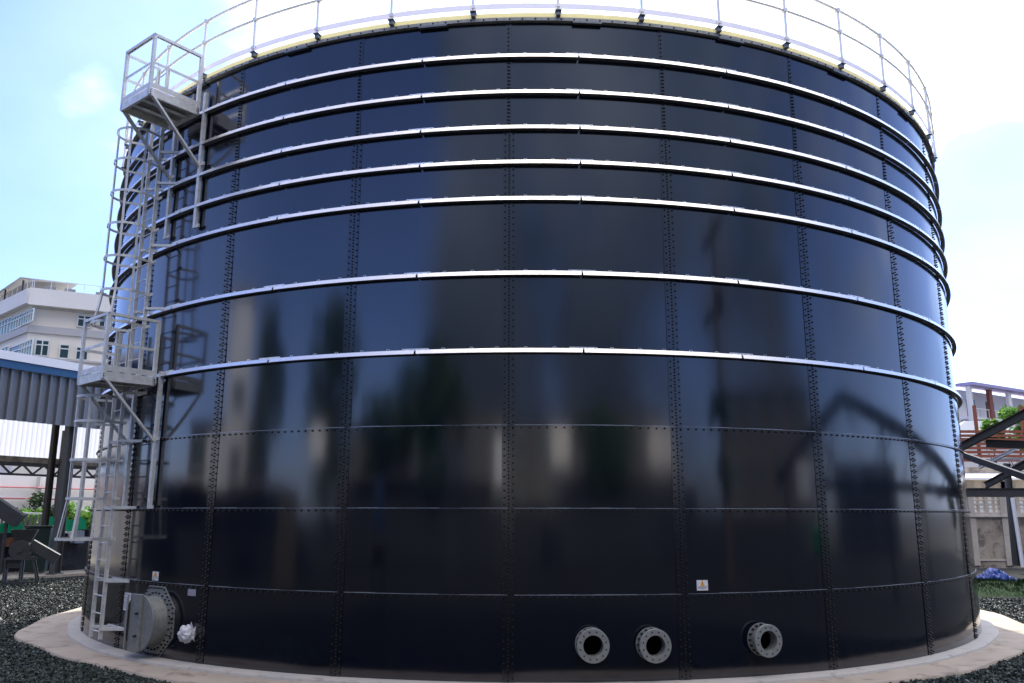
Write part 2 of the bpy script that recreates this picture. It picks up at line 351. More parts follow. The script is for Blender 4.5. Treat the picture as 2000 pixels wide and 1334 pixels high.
# ------------------------------------------------------------------ tank
TH0, DTH = -1.43, 360/26
tank = empty('storage_tank', (0, 0, 0), 0, 'huge glossy navy blue bolted steel tank with silver ring girders', 'tank')
ZR = [0, 1.17, 2.385, 3.60, 4.74, 5.98, 7.2, 8.41, 9.66, 10.24]
back = MB()
for k in range(26):
    kk = k if k <= 13 else k-26     # seam index -12..13
    t0 = TH0+kk*DTH; t1 = t0+DTH
    for j in range(9):
        z0, z1 = ZR[j], ZR[j+1]
        vis = -6 <= kk <= 4
        mb = MB() if vis else back
        o_ = len(mb.v); n = 14; tilt = random.uniform(-.0045, .0045); dr = random.uniform(-.0015, .0015); sk = random.uniform(-.0018, .0018)
        for i in range(n+1):
            t = t0+(t1-t0)*i/n; u = i/n-.5
            mb.v += [pol(t, R-.012+dr+u*sk, z0+.002), pol(t, R+dr-tilt+u*sk, z0), pol(t, R+.005+dr+tilt+u*sk, z1-.002), pol(t, R-.012, z1)]
        for i in range(n):
            a = o_+4*i; b = a+4
            mb.f += [[a+1, b+1, b+2, a+2], [a+2, b+2, b+3, a+3], [a, b, b+1, a+1]]; mb.mi += [0]*3
        if vis: mb.build('steel_panel', M['tank'], tank, smooth=True)
x = back.build('steel_panels', M['tank'], tank, smooth=True); x['kind'] = 'stuff'
# inner liner so that nothing shows through the joints
g = MB(); g.arc(0, 360, R-.03, R-.02, .0, 10.25, 104, caps=False); g.build('inner_wall', M['strip'], tank)
# roof
g = MB(); vs = [pol(i*5, R-.03, 10.30) for i in range(72)]+[(0, 0, 11.3)]
g.add(vs, [[i, (i+1) % 72, 72] for i in range(72)]); g.build('roof', M['cream'], tank)
# horizontal seams
for j in range(1, 9):
    z = ZR[j]
    g = MB(); nn_ = 208
    for i in range(nn_):
        t = i*360/nn_; t2 = (i+1)*360/nn_
        w = .004+.0025*math.sin(i*.7)+.002*math.sin(i*2.3)
        g.arc(t, t2, R+.004, R+.011, z-.001, z+.002+w, 1, caps=False)
    g.build('seam_sealant', M['sealant'], tank)
# bolts
def bolt_mesh(mb, th, z, r0=R, rb=.0125, hb=.02):
    c = pol(th, r0, z); A = Vector((math.sin(R_(th)), -math.cos(R_(th)), 0)); X = Vector((math.cos(R_(th)), math.sin(R_(th)), 0)); Z = Vector((0, 0, 1)); n = 6; o = len(mb.v)
    for l, r in ((0, rb*1.35), (.006, rb*1.3), (hb*.75, rb), (hb, rb*.6)):
        mb.v += [c+A*l+(X*math.cos(math.tau*k/n)+Z*math.sin(math.tau*k/n))*r for k in range(n)]
    for i in range(3):
        for k in range(n): mb.f.append([o+i*n+k, o+i*n+(k+1) % n, o+(i+1)*n+(k+1) % n, o+(i+1)*n+k]); mb.mi.append(0)
    mb.f.append(list(range(o+3*n, o+4*n))); mb.mi.append(0)
rb_ = []                             # (distance to camera, theta, z)
deg = lambda m_: math.degrees(m_/R)
for k in range(-13, 13):
    t = TH0+k*DTH
    for j in range(9):
        z0, z1 = ZR[j], ZR[j+1]
        if j < 7:
            nb = 12
            for i in range(nb):
                z = z0+(z1-z0)*(i+.5)/nb
                rb_.append((t-deg(.062), z)); rb_.append((t+deg(.066), z))
                rb_.append((t, z-.025)); rb_.append((t, z+.025))
        elif j == 7:
            for i in range(20): z = z0+(z1-z0)*(i+.5)/20; rb_.append((t-deg(.025), z)); rb_.append((t+deg(.0), z))
        else:
            for i in range(7): rb_.append((t-deg(.02), z0+.05+(z1-z0-.05)*(i+.5)/7))
    for j in (1, 2, 3):              # row along each exposed horizontal seam
        nb = 20
        for i in range(nb): rb_.append((t+DTH*(i+.5)/nb, ZR[j]-.035))
rb_ = [( (pol(t, R, z)-CAM).length + (50 if abs(t) > 63 else 0), t, z) for t, z in rb_]
rb_.sort()
for _, t, z in rb_[:100]:
    m1 = MB(); bolt_mesh(m1, t, z, R+.008, .0115, .02); m1.build('bolt', M['bolt'], tank)
m1 = MB()
for _, t, z in rb_[100:]: bolt_mesh(m1, t, z, R+.008, .0115, .024)
x = m1.build('bolts', M['bolt'], tank); x['kind'] = 'stuff'
# vertical lap strips
for k in range(-6, 7):
    t = TH0+k*DTH; g = MB()
    g.arc(t-deg(.10), t+deg(.085), R-.01, R+.0105, 0.001, 8.37, 3); g.arc(t-deg(.05), t+deg(.035), R-.01, R+.0105, 8.375, 10.23, 2)
    g.build('lap_strip', M['strip'], tank)
g = MB()
for k in range(7, 20): t = TH0+k*DTH; g.arc(t-deg(.10), t+deg(.085), R-.01, R+.0105, 0.001, 10.23, 2)
g.build('lap_strips', M['strip'], tank)['kind'] = 'stuff'
# wind girders with joints half way along each panel
GZ = [4.75, 5.96, 7.175, 7.785, 8.38, 8.995, 9.635]; PR = .105
for z in GZ:
    g = MB(); gap = deg(.016)
    for k in range(26):
        t0 = TH0+(k+.44)*DTH+gap; t1 = t0+DTH-2*gap
        H = .064
        g.arc(t0, t1, R+PR-.012, R+PR, z-H, z, 10, dt=-.020)                    # outer leg, leaned back to mirror the bright sky overhead
        g.arc(t0, t1, R+.012, R+PR-.0125, z-H, z-H+.01, 10, mi=1)      # lower leg, underside shade put into its darker zinc
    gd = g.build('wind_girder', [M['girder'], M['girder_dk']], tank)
    for k in range(-5, 6):
        t = TH0+(k+.44)*DTH; s_ = MB(); L_ = deg(.21)
        s_.arc(t-L_, t+L_, R+PR-.040, R+PR-.0325, z-.018, z+.024, 3)
        for q in (-.18, -.06, .06, .18): s_.box(pol(t+deg(q), R+PR-.026, z+.010), (.022, .026, .016), pol(t+90, 1, 0), pol(t, 1, 0))
        s_.build('splice_plate', M['girder'], gd)
    c_ = MB()
    for k in range(26):
        for q in (.1, .27, .61, .78, .93):
            t = TH0+(k+q)*DTH; X, Y = pol(t+90, 1, 0), pol(t, 1, 0)
            for e in (-.022, .022): c_.box(pol(t, R+PR-.036, z+.01)+X*e, (.006, .010, .022), X, Y)
            c_.box(pol(t, R+PR-.036, z+.023)+X*0, (.050, .010, .005), X, Y)
    c_.build('clips', M['girder'], gd)['kind'] = 'stuff'
# rim angle with its bolts, splice pads and membrane edge
g = MB(); g.arc(0, 360, R-.02, R+.05, 10.24, 10.315, 130, caps=False); g.arc(0, 360, R+.051, R+.075, 10.24, 10.25, 130, caps=False)
g.build('rim_angle', M['rim'], tank)
g = MB()
for k in range(26*12): bolt_mesh(g, TH0+k*DTH/12, 10.28, R+.05, .012, .018)
g.build('rim_bolts', M['bolt'], tank)['kind'] = 'stuff'
for k in range(-5, 6):
    t = TH0+(k+.5)*DTH; g = MB(); g.arc(t-deg(.24), t+deg(.24), R+.02, R+.082, 10.205, 10.238, 4); g.build('rim_splice', M['clad'], tank)
g = MB(); g.arc(0, 360, R-.05, R+.035, 10.316, 10.405, 130, caps=False); g.build('membrane_edge', M['cream'], tank)

# nozzles
for px, py in ((1159, 1262), (1281, 1262), (1502, 1252)):
    th, z = cyl(px, py, R+.20); A = pol(th, 1, 0); c = pol(th, R, z)
    g = MB(); g.lathe(c, A, [(.0, .155), (.16, .155)], 32); g.lathe(c, A, [(.20, .142), (.0, .142)], 32)
    g.lathe(c, A, [(.0, .232), (.012, .232), (.012, .155)], 32)
    noz = g.build('pipe_nozzle', M['flange'], tank, smooth=True)
    f = MB(); f.lathe(c, A, [(.16, .155), (.16, .226), (.164, .23), (.196, .23), (.20, .226), (.20, .142)], 40); f.build('flange', M['flange'], noz, smooth=True)
    X = A.cross(Vector((0, 0, 1))); Z = Vector((0, 0, 1)); b_ = MB()
    for k in range(12):
        a = math.tau*(k+.5)/12; q = c+(X*math.cos(a)+Z*math.sin(a))*.186
        b_.lathe(q, A, [(.2005, .0115), (.2012, .0)], 8)                # black discs painted as the shade in the bolt holes
    b_.build('bolt_hole_shade', M['hole_shade'], noz)['kind'] = 'stuff'
    b_ = MB()
    for k in range(16):
        a = math.tau*k/16; q = c+(X*math.cos(a)+Z*math.sin(a))*.205
        b_.lathe(q, A, [(.012, .019), (.05, .017), (.056, .0)], 6)
    b_.build('pad_bolts', M['bolt'], noz)['kind'] = 'stuff'
    b_ = MB(); b_.lathe(c, A, [(.03, .0), (.03, .141)], 32); b_.build('bore_shade_disc', M['hole_shade'], noz)  # flat black disc painted as the shade inside the pipe

# manhole
th, z = -35.9, .555; A = pol(th, 1, 0); X = pol(th+90, 1, 0); Z = Vector((0, 0, 1)); c = pol(th, R, z)
g = MB(); oct_ = []
for k in range(8):
    a = math.tau*k/8; oct_.append((math.cos(a)*.60, math.sin(a)*.575))
def on_tank(u, w, off): return pol(th+deg(u), R+off, z+w)
inner = [(math.cos(math.tau*k/48)*.40, math.sin(math.tau*k/48)*.40) for k in range(48)]
def octr(a):
    s = math.pi/4; aa = ((a+s/2) % s)-s/2; return 1/math.cos(aa)*.555
vs = []; fs = []
for k in range(48):
    a = math.tau*k/48; ro = octr(a)
    for rr, off in ((.38, .016), (ro, .016), (ro, .0)): vs.append(on_tank(math.cos(a)*rr, math.sin(a)*rr, off))
for k in range(48):
    a = k*3; b = ((k+1) % 48)*3; fs += [[a, b, b+1, a+1], [a+1, b+1, b+2, a+2]]
g.add(vs, fs); mh = g.build('manhole', M['flange'], tank)
g = MB()
for k in range(44):
    a = math.tau*k/44; ro = octr(a)*.945; q = on_tank(math.cos(a)*ro, math.sin(a)*ro, .016); g.lathe(q, A, [(0, .016), (.026, .014), (.03, 0)], 6)
for k in range(28):
    a = math.tau*k/28; q = on_tank(math.cos(a)*.45, math.sin(a)*.45, .016); g.lathe(q, A, [(0, .016), (.026, .014), (.03, 0)], 6)
for w in (-.2, .06):
    for u in (.475, .50): q = on_tank(u, w, .016); g.lathe(q, A, [(0, .014), (.022, .012), (.026, 0)], 6)
g.build('ring_bolts', M['bolt'], mh)['kind'] = 'stuff'
g = MB(); g.lathe(c, A, [(.0, .40), (.03, .40), (.26, .385), (.26, .36), (.0, .36)], 48); g.build('neck', M['flange'], mh, smooth=True)
g = MB(); g.lathe(c, A, [(.265, .0), (.265, .44), (.27, .445), (.29, .445), (.295, .44), (.295, .0)], 48)
cv = g.build('cover', M['flange'], mh, smooth=True)
g = MB()                                 # folded door plate standing off the cover
g.box(c+A*.32+X*(-.04)+Z*0, (.30, .05, .89), X, A, Z); g.box(c+A*.345+X*(-.28), (.18, .012, .86), (X*.9+A*.42).normalized(), (A*.9-X*.42).normalized(), Z)
g.build('hinged_plate', M['flange'], mh, bevel=.006)
g = MB()
for w in (-.20, .15): g.lathe(c+A*.345+X*.06+Z*w, A, [(0, .02), (.05, .016), (.055, 0)], 8); g.tube([c+A*.36+X*.06+Z*w, c+A*.36+X*(-.03)+Z*w], .006, 6)
g.build('handle_bolts', M['bolt'], mh)

# plastic wrapped stub pipe
th, z = cyl(363, 1238, R+.12); wr = empty('wrapped_pipe_stub', pol(th, R, z), 0, 'crumpled white plastic wrapped round a pipe stub beside the round manhole', 'pipe stub')
A = pol(th, 1, 0); c = pol(th, R, z)
g = MB(); g.lathe(c, A, [(0, .10), (.012, .10), (.012, .055), (.16, .055), (.16, 0)], 20); g.build('stub', M['flange'], wr, smooth=True)
g = MB(); prev = []
X = pol(th+90, 1, 0); Z = Vector((0, 0, 1)); nr, ns = 12, 26; vs = []; fs = []
for i in range(nr+1):
    l = .015+.21*i/nr; base_r = .08+.045*math.sin(math.pi*min(i/nr*1.15, 1))**.6 if i < nr else 0.0
    for k in range(ns):
        a = math.tau*k/ns; rr = base_r*(1+.13*random.uniform(-1, 1))*(1+.12*math.sin(3*a+i)); l2 = l+random.uniform(-.012, .012)
        vs.append(c+A*l2+X*math.cos(a)*rr+Z*(math.sin(a)*rr))
for i in range(nr):
    for k in range(ns): a = i*ns+k; b = i*ns+(k+1) % ns; fs.append([a, b, b+ns, a+ns])
for q in range(9):
    a = random.uniform(0, math.tau); p0 = c+A*.02+(X*math.cos(a)+Z*math.sin(a))*.09; o_ = len(vs); d_ = (X*math.cos(a)+Z*math.sin(a)); tt = X*-math.sin(a)+Z*math.cos(a)
    vs += [p0-tt*.03, p0+tt*.03, p0+d_*random.uniform(.05, .1)+A*random.uniform(0, .05)+tt*.015]; fs.append([o_, o_+1, o_+2])
g.add(vs, fs); g.build('plastic_wrap', M['wrap'], wr, smooth=True)

# small signs stuck on the wall
def sign(px, py, w, h, label, kind):
    th, z = cyl(px, py); root = MB(); root.arc(th-deg(w/2), th+deg(w/2), R+.012, R+.015, z-h/2, z+h/2, 4)
    o = root.build('warning_sign' if kind != 'tag' else 'grey_tag', M['label_grey'] if kind == 'tag' else M['label']); tag(o, label, 'sign')
    def pt(u, v, off=.0165): return pol(th+deg(u*w), R+off, z+v*h)
    if kind in ('wide', 'tall'):
        t_ = MB(); cx, cz, s_ = (0, .18, .2) if kind == 'wide' else (0, .22, .3)
        k_ = w/h
        t_.add([pt(cx-s_, cz-.17*k_*1.2), pt(cx+s_, cz-.17*k_*1.2), pt(cx, cz+.28*k_)], [(0, 1, 2)]); t_.build('triangle_symbol', M['orange'], o)
        t_ = MB(); t_.add([pt(cx-.02, cz-.02, .0172), pt(cx+.02, cz-.02, .0172), pt(cx+.03, cz+.1*k_, .0172), pt(cx-.03, cz+.1*k_, .0172)], [(0, 1, 2, 3)])
        t_.add([pt(cx-.02, cz-.1*k_, .0172), pt(cx+.02, cz-.1*k_, .0172), pt(cx+.02, cz-.055*k_, .0172), pt(cx-.02, cz-.055*k_, .0172)], [(0, 1, 2, 3)]); t_.build('exclamation_mark', M['ink'], o)
    if kind != 'tag':
        t_ = MB(); rows = {'wide': [-.12, -.2, -.28, -.36], 'tall': [-.05, -.14, -.23, -.32, -.41], 'plate': [.4, .32, .22, .12, .03, -.06, -.16, -.26, -.36]}[kind]
        for v in rows:
            u = -.42
            while u < .4:
                l = random.uniform(.04, .16); 
                if random.random() < .8: t_.add([pt(u, v-.015), pt(min(u+l, .42), v-.015), pt(min(u+l, .42), v+.015), pt(u, v+.015)], [(0, 1, 2, 3)])
                u += l+.03
        t_.build('printed_text', M['ink'], o)
    return o
sign(1371, 1143, .175, .145, 'small white warning sign with orange triangle above the pipe nozzles', 'wide')
sign(305, 1125, .19, .145, 'small white warning sign with orange triangle above the manhole', 'tall')
sign(250, 1175, .26, .30, 'white printed notice plate between the ladder and the manhole', 'plate')
sign(376, 1157, .20, .105, 'plain grey tag to the upper right of the manhole', 'tag')

# ------------------------------------------------------------------ guardrail round the top
gu = empty('guardrail', (0, 0, 10.31), 0, 'pale steel guardrail with kick plate running round the tank top', 'guardrail')
RG = R+.10
angs = [-34.9+(7.56*k) for k in range(-40, 60)]
angs = [a for a in angs if -180 <= a < 172]
ZT, ZM, ZK = 11.50, 11.05, 10.50
for a in angs:
    g = MB(); g.tube([pol(a, RG, 10.40), pol(a, RG, ZT+.02)], .025, 8)
    for zz in (ZM, ZT-.005): g.box(pol(a, RG, zz), (.07, .075, .07), pol(a+90, 1, 0), pol(a, 1, 0))
    g.box(pol(a, RG, 10.49), (.075, .06, .06), pol(a+90, 1, 0), pol(a, 1, 0))
    pst = g.build('post', M['galv_rail'], gu)
    b_ = MB(); b_.box(pol(a, RG-.035, 10.365), (.07, .10, .09), pol(a+90, 1, 0), pol(a, 1, 0)); b_.box(pol(a, RG-.02, 10.40), (.11, .13, .010), pol(a+90, 1, 0), pol(a, 1, 0)); b_.build('foot_bracket', M['clad'], pst, bevel=.004)
for nm, zz, rr in (('top_rail', ZT, .026), ('mid_rail', ZM, .023)):
    g = MB(); pts = [pol(a, RG, zz) for a in np.linspace(-180, 180, 181)]; g.tube(pts, rr, 8, cap=False); g.build(nm, M['galv_rail'], gu, smooth=True)
g = MB(); g.arc(0, 360, RG-.028, RG-.024, ZK-.045, ZK+.055, 130, caps=False); g.build('kick_plate', M['toe'], gu)

# ------------------------------------------------------------------ ladders and platforms (local: x tangential, -y outward, z up)
def ladder(thc, z0, z1, hoops, wide, label, group, brk):
    t = R_(thc); p = pol(thc, R, z0)
    root = empty('caged_ladder', p, t, label, 'ladder', group); so = .30; hz = z1-z0
    def b(mb, nm, m_=M['galv'], par=root, **k): return mb.build(nm, m_, par, local=True, **k)
    for s in (-1, 1):
        g = MB(); g.channel((s*.225, -so, 0), (s*.225, -so, hz), .065, .03, (s, 0, 0)); b(g, 'side_rail')
    z = .12
    while z < hz-.05:
        if not (hoops[-1]+.9-z0 < z < -1): g = MB(); g.tube([(-.215, -so, z), (.215, -so, z)], .0115, 8); b(g, 'rung')
        z += .297
    for zz in brk:
        g = MB()
        for s in (-1, 1): g.bar((s*.225, -so, zz-z0), (s*.225+.28, -.03+(.03 if s < 0 else .0), zz-z0), .05, .045)
        g.box((.17, -.03, zz-z0), (.75, .03, .05)); b(g, 'wall_bracket')
    rad = []
    for i, hzv in enumerate(hoops):
        r_ = wide if i == 0 else .37; zc = hzv-z0; d = so+.06+r_; rad.append(r_); g = MB(); pts = []
        cy = -(so+.34 if i else so+.38)
        pts = [(-.26, -so+.02, zc), ]+[(r_*math.cos(a), cy-r_*math.sin(a)*(1.0 if i else 1.0), zc) for a in np.linspace(math.pi, 0, 17)]+[(.26, -so+.02, zc)]
        # flat bar strip
        o_ = 0; vs = []; fs = []
        for j, q in enumerate(pts):
            q = Vector(q); a0 = Vector(pts[max(j-1, 0)]); a1 = Vector(pts[min(j+1, len(pts)-1)]); tn = (a1-a0).normalized(); nrm = Vector((-tn.y, tn.x, 0))*.004
            vs += [q+nrm+Vector((0, 0, -.022)), q-nrm+Vector((0, 0, -.022)), q-nrm+Vector((0, 0, .022)), q+nrm+Vector((0, 0, .022))]
        for j in range(len(pts)-1):
            a = j*4; c2 = a+4
            for k in range(4): fs.append([a+k, c2+k, c2+(k+1) % 4, a+(k+1) % 4])
        g.add(vs, fs); g.box((.30, -so+.03, zc), (.16, .02, .05)); b(g, 'cage_hoop')
    zs = [h-z0 for h in hoops]
    for a in (math.radians(v) for v in (180, 138, 90, 42, 0)):
        g = MB(); pts = []
        for i, zc in enumerate(zs):
            r_ = rad[i]-.008; cy = -(so+.34 if i else so+.38); pts.append(Vector((r_*math.cos(a), cy-r_*math.sin(a), zc)))
        pts[0].z -= .03; pts[-1].z += .03
        for q0, q1 in zip(pts, pts[1:]):
            out_ = Vector((math.cos(a), -math.sin(a), 0)); g.bar(q0, q1+(q1-q0).normalized()*.002, .038, .007, out_)
        b(g, 'cage_bar')
    return root
ladder(-43.9, .17, 5.65, [1.86, 2.55, 3.22, 3.9, 4.35], .43, 'lower caged ladder rising from the slab to the lower platform', 'caged ladders on the tank side', (.34, 1.14, 2.40, 3.58, 4.45))
ladder(-40.9, 4.62, 10.75, [5.6, 6.2, 6.82, 7.44, 8.06, 8.68, 9.28], .43, 'upper caged ladder between the lower and the upper platform', 'caged ladders on the tank side', (5.95, 7.15, 8.38, 9.0))
def platform(thc, z, w, r0, r1, hz, label, group, pz):
    root = empty('access_platform', pol(thc, R, z), R_(thc), label, 'platform', group)
    a, b_ = -(r0-R), -(r1-R); x0, x1 = -w/2, w/2      # y runs from a (wall) to b_ (outer)
    def b(mb, nm, m_=M['galv'], par=root, **k): return mb.build(nm, m_, par, local=True, **k)
    g = MB(); H = .15                                  # perimeter channels
    g.channel((x0, b_, H/2), (x1, b_, H/2), H, .05, (0, 1, 0)); g.channel((x1, a, H/2), (x1, b_, H/2), H, .05, (-1, 0, 0))
    g.channel((x0, a, H/2), (x0, b_, H/2), H, .05, (1, 0, 0)); g.channel((x0, a, H/2), (x1, a, H/2), H, .05, (0, -1, 0))
    fr = b(g, 'floor_frame')
    g = MB()
    for i in range(1, 3): xx = x0+w*i/3; g.channel((xx, a-.03, .07), (xx, b_+.03, .07), .06, .10, (1, 0, 0))
    b(g, 'joist', M['galv'])
    g = MB(); g.box((0, (a+b_)/2, H-.012), (w-.06, abs(b_-a)-.06, .008)); 
    for i in range(24): g.box((x0+.04+(w-.08)*i/23, (a+b_)/2, H-.028), (.005, abs(b_-a)-.06, .022))
    b(g, 'deck_plate', M['galv'])
    for (p0, p1) in (((x0, b_-.012, 0), (x1, b_-.012, 0)), ((x1+.012, a, 0), (x1+.012, b_, 0))):
        g = MB(); q0, q1 = Vector(p0), Vector(p1); g.bar(q0+Vector((0, 0, H+.065)), q1+Vector((0, 0, H+.065)), .006, .10); b(g, 'toe_board')
    for (x_, y_) in ((x0, b_), (x1, b_), (x1, a)):
        g = MB(); g.channel((x_, y_, .02), (x_, y_, hz), .065, .05, (0, 1, 0) if y_ == b_ else (-1, 0, 0)); b(g, 'corner_post', bevel=0)
        g = MB()
        for zz in (.03, .07, .11): g.lathe((x_+.03, y_, zz), (1, 0, 0), [(0, .011), (.014, .011), (.014, 0)], 6)
        b(g, 'post_bolts', M['girder_dk'])
    g = MB(); g.channel((x0, a-.3, .02), (x0, a-.3, hz), .05, .04, (1, 0, 0)); b(g, 'gate_post')
    g = MB(); dn = (0, 0, -1)
    g.channel((x0-.03, b_, hz+.02), (x1+.03, b_, hz+.02), .055, .05, dn); b(g, 'top_rail')
    g = MB(); g.channel((x1, a+.02, hz+.02), (x1, b_, hz+.02), .055, .05, dn); b(g, 'top_rail')
    for zz in (hz*.56,):
        g = MB(); g.bar((x0, b_, zz), (x1, b_, zz), .01, .05); b(g, 'mid_rail')
        g = MB(); g.bar((x1, a, zz), (x1, b_, zz), .01, .05); b(g, 'mid_rail')
        g = MB(); g.bar((x0, a-.3, zz), (x0, b_, zz), .01, .05); g.bar((x0, a-.3, hz-.03), (x0, b_, hz-.03), .01, .05); b(g, 'mid_rail')
    # wall posts (vertical channels) and knee braces
    for s in (-1, 1):
        xx = s*(w/2+.01); g = MB(); yy = -.075-(R-math.sqrt(R*R-xx*xx))*-1
        yy = (R-math.sqrt(R*R-xx*xx))-.07
        g.channel((xx, yy, pz[0]-z), (xx, yy, pz[1]-z), .075, .06, (0, 1, 0)); g.box((xx+.06, yy, pz[0]-z+.03), (.12, .03, .06)); g.box((xx+.06, yy, -.93), (.12, .03, .06)); b(g, 'wall_post')
        g = MB(); g.channel((xx, b_+.04, .03), (xx, yy-.02, -.98), .07, .04, (0, -1, -1)); b(g, 'knee_brace')
    return root
platform(-36.83, 9.48, .96, 10.74, 11.66, 1.16, 'upper galvanised platform with railings high beside the tank rim', 'access platforms on the tank side', (7.33, 9.98))
platform(-40.6, 4.51, .98, 10.72, 11.60, 1.14, 'lower galvanised platform with railings half way up the ladders', 'access platforms on the tank side', (2.38, 4.78))

# ------------------------------------------------------------------ foliage helpers
def leaves(mb, c, rx, ry, rz, n, s, clumps=7, mi=0):
    c = Vector(c); cs = []
    for _ in range(clumps):
        while True:
            v = Vector((random.uniform(-1, 1), random.uniform(-1, 1), random.uniform(-1, 1)))
            if .3 < v.length < .85: break
        cs.append((v, random.uniform(.28, .5)))
    for _ in range(n):
        v, r_ = random.choice(cs); d = Vector((random.gauss(0, 1), random.gauss(0, 1), random.gauss(0, 1))).normalized()*r_*random.uniform(.55, 1.05)
        q = v+d; p = c+Vector((q.x*rx, q.y*ry, q.z*rz)); u = Vector((random.gauss(0, 1), random.gauss(0, 1), random.gauss(0, .6))).normalized(); w = u.cross(Vector((random.gauss(0, 1), random.gauss(0, 1), random.gauss(0, 1)))).normalized()
        l = s*random.uniform(.6, 1.3); mb.add([p-u*l, p+w*l*.45, p+u*l, p-w*l*.45], [(0, 1, 2, 3)])
def tree(x, y, h, rx, label, n=2600, leaf='leaf_dk', s=.22, z0=-.13, name='broadleaf_tree', trunk=.18, crown=.62, group=None):
    root = empty(name, (x, y, z0), 0, label, 'tree', group); g = MB(); pts = [Vector((x, y, z0))]; hh = h*.8
    for i in range(1, 6): pts.append(Vector((x+random.uniform(-.12, .12)*i*.5, y+random.uniform(-.12, .12)*i*.5, z0+hh*i/5)))
    g.tube(pts, [trunk*(1-.16*i) for i in range(6)], 8)
    for k in range(9):
        i = random.choice((2, 3, 4)); a = random.uniform(0, math.tau); p = pts[i]; e = p+Vector((math.cos(a)*rx*.7, math.sin(a)*rx*.7, h*random.uniform(.08, .22)))
        g.tube([p, (p+e)/2+Vector((0, 0, -.1)), e], [trunk*.4, trunk*.28, trunk*.1], 6)
    g.build('trunk', M['bark'], root, smooth=True)
    g = MB(); leaves(g, (x, y, z0+h*(1-crown/2)), rx, rx, h*crown/2*1.05, n, s, 13); g.build('crown', M[leaf], root)
    return root
def bush(x, y, rx, rz, label, n=900, leaf='leaf', s=.12, z0=-.1, group=None):
    root = empty('bush', (x, y, z0), 0, label, 'bush', group); g = MB()
    for k in range(5): a = random.uniform(0, math.tau); g.tube([(x, y, z0), (x+math.cos(a)*rx*.5, y+math.sin(a)*rx*.5, z0+rz*1.2)], [.03, .01], 5)
    g.build('stem', M['bark'], root); g = MB(); leaves(g, (x, y, z0+rz), rx, rx*.8, rz, n, s, 9); g.build('foliage', M[leaf], root); return root

# ------------------------------------------------------------------ left: open shed
FP, FD = (K0.x-.25, K0.y), (KD.x, KD.y)
sh = empty('open_shed', on_plane(118, 1125, FP, FD), 0, 'open sided steel shed with grey corrugated fascia and blue roof edge', 'shed')
NL = Vector((-KD.y, KD.x, 0))            # away from the yard
FP = (FP[0], FP[1])
def fp(px, py, off=0):
    p0 = (FP[0]+NL.x*off, FP[1]+NL.y*off); return on_plane(px, py, p0, FD)
ztop0 = fp(70, 728).z; zbot0 = fp(70, 826).z
def fs_(s, off, z): p = Vector((FP[0], FP[1], 0))+Vector((FD[0], FD[1], 0))*s+NL*off; return Vector((p.x, p.y, z))
g = MB(); pr = []; s = -13.0; vs = []; fs = []
while s < 24:                             # trapezoid corrugation
    for ds, o_ in ((0, 0), (.18, 0), (.21, -.11), (.27, -.11), (.30, 0)): pr.append((s+ds, o_))
    s += .39
for (s, o_) in pr: vs += [fs_(s, o_, zbot0), fs_(s, o_, ztop0)]
for i in range(len(pr)-1): fs.append([2*i, 2*i+2, 2*i+3, 2*i+1])
g.add(vs, fs); g.build('corrugated_fascia', M['clad'], sh)
g = MB(); g.bar(fs_(-13, -.12, ztop0+.14), fs_(24, -.12, ztop0+.14), .10, .30); g.build('roof_edge', M['blue'], sh)
g = MB(); g.bar(fs_(-13, -.10, ztop0+.45), fs_(24, -.10, ztop0+.45), .22, .32); g.add([fs_(-13, .1, ztop0+.60), fs_(24, .1, ztop0+.60), fs_(24, 9, ztop0+1.2), fs_(-13, 9, ztop0+1.2)], [(0, 1, 2, 3)]); g.build('roof', M['roof_white'], sh)
def column(px, off, w, m_, zt):
    p = on_plane(px, 1125, (FP[0]+NL.x*off, FP[1]+NL.y*off), FD); g = MB(); g.ibeam((p.x, p.y, -.06), (p.x, p.y, zt), w, w*1.1, (FD[0], FD[1], 0), .02); g.box((p.x, p.y, -.03), (w*1.6, w*1.6, .05)); g.build('column', m_, sh)
column(106, .3, .28, M['column'], zbot0+.1)
column(76, 3.0, .2, M['column_br'], zbot0+1.1)
column(97, 8.6, .22, M['column_br'], zbot0+.7)
# far side: translucent sheet, beam and truss
def fq(px, py): return fp(px, py, 9.0)
zs0, zs1 = fq(60, 893).z, fq(60, 800).z
g = MB(); pr = []; vs = []; fs = []; s = -8.0
while s < 32:
    for ds, o_ in ((0, 9), (.1, 9), (.15, 8.993), (.2, 8.993)): pr.append((s+ds, o_))
    s += .25
for (s, o_) in pr: vs += [fs_(s, o_, zs0), fs_(s, o_, zs1+1.2)]
g.add(vs, [[2*i, 2*i+2, 2*i+3, 2*i+1] for i in range(len(pr)-1)]); g.build('white_sheeting', M['sheet'], sh)
zb = fq(60, 905).z; g = MB(); g.bar(fs_(-8, 8.9, (zs0+zb)/2), fs_(32, 8.9, (zs0+zb)/2), .12, zs0-zb-.01); g.build('beam', M['wall'], sh)
zc0 = fq(60, 928).z; g = MB(); g.bar(fs_(-8, 8.8, zb-.08), fs_(32, 8.8, zb-.08), .14, .18); g.bar(fs_(-8, 8.8, zc0), fs_(32, 8.8, zc0), .12, .10)
s = -8.0; up_ = True
while s < 32:
    g.bar(fs_(s, 8.8, zb-.08 if up_ else zc0+.03), fs_(s+.55, 8.8, zc0+.03 if up_ else zb-.08), .08, .08); s += .55; up_ = not up_
g.build('truss', M['steel_dk'], sh)
